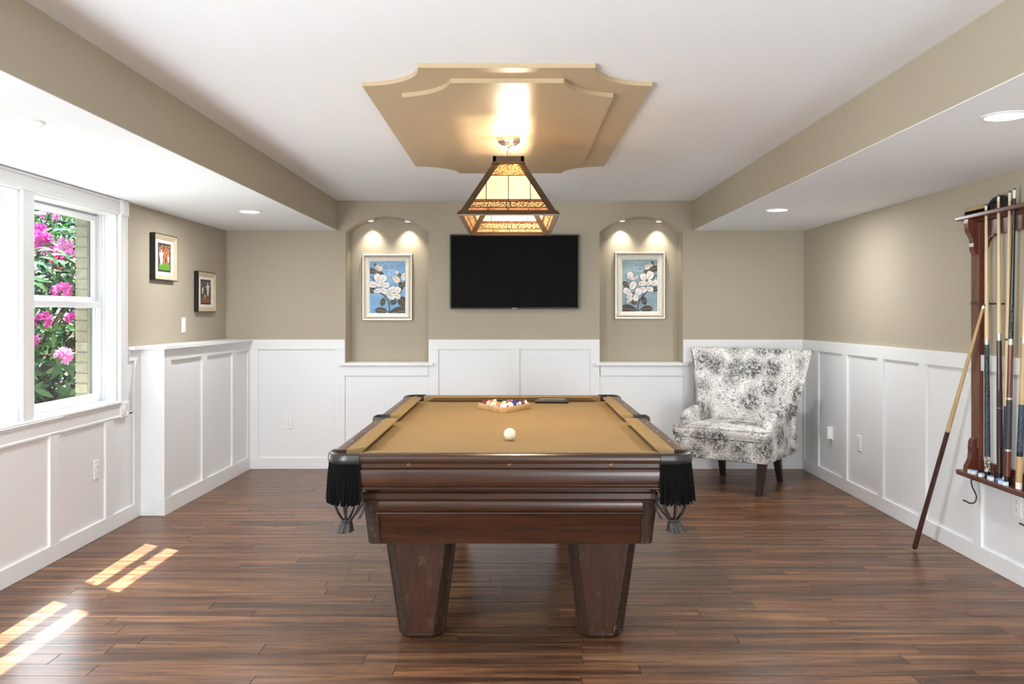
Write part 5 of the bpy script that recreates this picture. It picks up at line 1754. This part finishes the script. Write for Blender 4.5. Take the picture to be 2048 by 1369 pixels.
# flower trusses: domes of five-lobed florets
def truss(seed):
    rr = random.Random(seed); m = MB()
    for i in range(24):
        zc = rr.uniform(-.25, 1); a = rr.uniform(0, 2*PI); s = math.sqrt(1-zc*zc)
        d = Vector((s*math.cos(a), s*math.sin(a), zc))
        side = d.orthogonal().normalized(); s2 = d.cross(side)
        c = d*.62*rr.uniform(.85, 1.1); ph = rr.uniform(0, 2)
        q = .46*rr.uniform(.8, 1.2)
        ctr = c-d*.14
        for k in range(5):
            b = ph+2*PI*k/5
            e0 = side*math.cos(b-.5)+s2*math.sin(b-.5); e1 = side*math.cos(b)+s2*math.sin(b); e2 = side*math.cos(b+.5)+s2*math.sin(b+.5)
            m.add([ctr, c+e0*q*.50+d*.10, c+e1*q+d*rr.uniform(.05, .34), c+e2*q*.50+d*.10], [(0, 1, 2, 3)])
    return m
tm = [truss(i).mesh('flower_truss', M_pink, 30) for i in range(3)]
tr_red = truss(9).mesh('flower_truss', M_red_b, 30)
fl_ = [(98,427,8.1,20,0),(119,416,8.2,13,0),(85,480,7.3,22,0),(63,490,7.4,20,0),(78,462,7.5,17,0),(100,500,7.3,18,0),(130,493,7.1,20,0),(142,516,7.0,19,0),(121,512,7.1,17,0),(104,516,7.4,15,1),(57,522,7.2,14,1),(116,527,7.2,17,1),(127,581,6.75,20,0),(112,582,6.8,13,0),(85,640,6.55,20,0),(144,637,6.65,15,0),(63,682,6.6,16,0),(127,713,6.45,20,0),(20,560,7.0,18,0),(10,660,6.7,18,0)]
for px, py, d, rp, kind in fl_:
    p = Vector(((px-1030)*d/1700, d, H-(py-630)*d/1700))
    s = rp*d/1700*1.05
    o = bpy.data.objects.new('flower_truss', tr_red if kind else rg.choice(tm)); COL.objects.link(o)
    o.parent = bush
    d2 = (Vector((.5, -.6, .55))+Vector((rg.uniform(-.3,.3), rg.uniform(-.3,.3), rg.uniform(-.2,.2)))).normalized()
    o.matrix_local = off @ Matrix.Translation(p) @ d2.to_track_quat('Z', 'Y').to_matrix().to_4x4() @ Matrix.Scale(s, 4)
    # stalk into the bush
    MB().tube([p, p.lerp(stem_root+Vector((0,0,.6)), .35)], [.006, .010], 5).build('flower_stalk', M_bark, bush, 60)

def shrub(name, label, c, rad, mat, n, L, seed, flat=1.0):
    rr = random.Random(seed)
    t = thing(name, label, 'shrub', (c[0], c[1], gz(c[0])))
    m = MB()
    bl = leaf_mesh(L, L*.45, .2); 
    for i in range(n):
        zc = rr.uniform(-1, 1); a = rr.uniform(0, 2*PI); s = math.sqrt(1-zc*zc); k = rr.uniform(.55, 1.05)
        lump = 1+.14*math.sin(3*a+seed)+.12*math.sin(5*zc+2*a)
        p = Vector((c[0]+rad[0]*s*math.cos(a)*k*lump, c[1]+rad[1]*s*math.sin(a)*k*lump, c[2]+rad[2]*zc*k*lump))
        M = Matrix.Translation(p) @ Euler((rr.uniform(-1, .6), rr.uniform(-.6, .6), rr.uniform(0, 6.28))).to_matrix().to_4x4() @ Matrix.Scale(rr.uniform(.7, 1.3), 4)
        m.add([tuple(M @ Vector(q)) for q in bl.v], bl.f)
    f = m.build('foliage', mat, t, 80); f['kind'] = 'stuff'
    MB().tube([(c[0], c[1], gz(c[0])-.05), (c[0]+.05, c[1], (gz(c[0])+c[2])/2), (c[0], c[1]+.05, c[2])], [.06, .05, .02], 6).build('stem', M_bark, t, 60)
shrub('garden_shrub', 'dense mid-green shrub beyond the pink blossoms', (-6.35, 10.4, 2.35), (.85, .9, .95), M_mid, 3800, .07, 3)
shrub('garden_shrub', 'lime-green shrub behind the metal railing', (-9.6, 15.6, 3.6), (2.4, 2.0, 1.9), M_lime, 5200, .14, 4)
shrub('garden_shrub', 'yellow-green low shrub between bush and railing', (-8.0, 10.6, 2.1), (.7, .7, .5), M_lime, 2600, .08, 6)
shrub('garden_tree', 'tall leafy green tree closing the garden view', (-10.2, 22.5, 5.4), (4.2, 2.8, 4.2), M_mid, 6000, .22, 8)
# metal railing
fn = thing('metal_railing', 'dark metal garden railing behind the bush', 'railing', (-7.3, 12.4, gz(-7.3)))
M_fence = plain('black_railing_metal', srgb(26, 30, 28), .4, .5)
fa, fb = Vector((-8.4, 12.0, 0)), Vector((-5.9, 12.9, 0))
def fz(p): return gz(p.x)+.14
for dz in (0, .52):
    MB().tube([fa+Vector((0,0,fz(fa)+.55+dz)), fb+Vector((0,0,fz(fb)+.85+dz))], .022, 6).build('rail', M_fence, fn, 60)
for i in range(22):
    p = fa.lerp(fb, (i+.5)/22); z = fz(fa)+.55+(fz(fb)+.85-fz(fa)-.55)*(i+.5)/22
    MB().tube([p+Vector((0,0,z-.05)), p+Vector((0,0,z+.52))], .010, 6).build('picket', M_fence, fn, 60)
for p in (fa, fb):
    MB().box(p.x-.03, p.x+.03, p.y-.03, p.y+.03, gz(p.x)-.2, gz(p.x)+1.55).build('post', M_fence, fn)
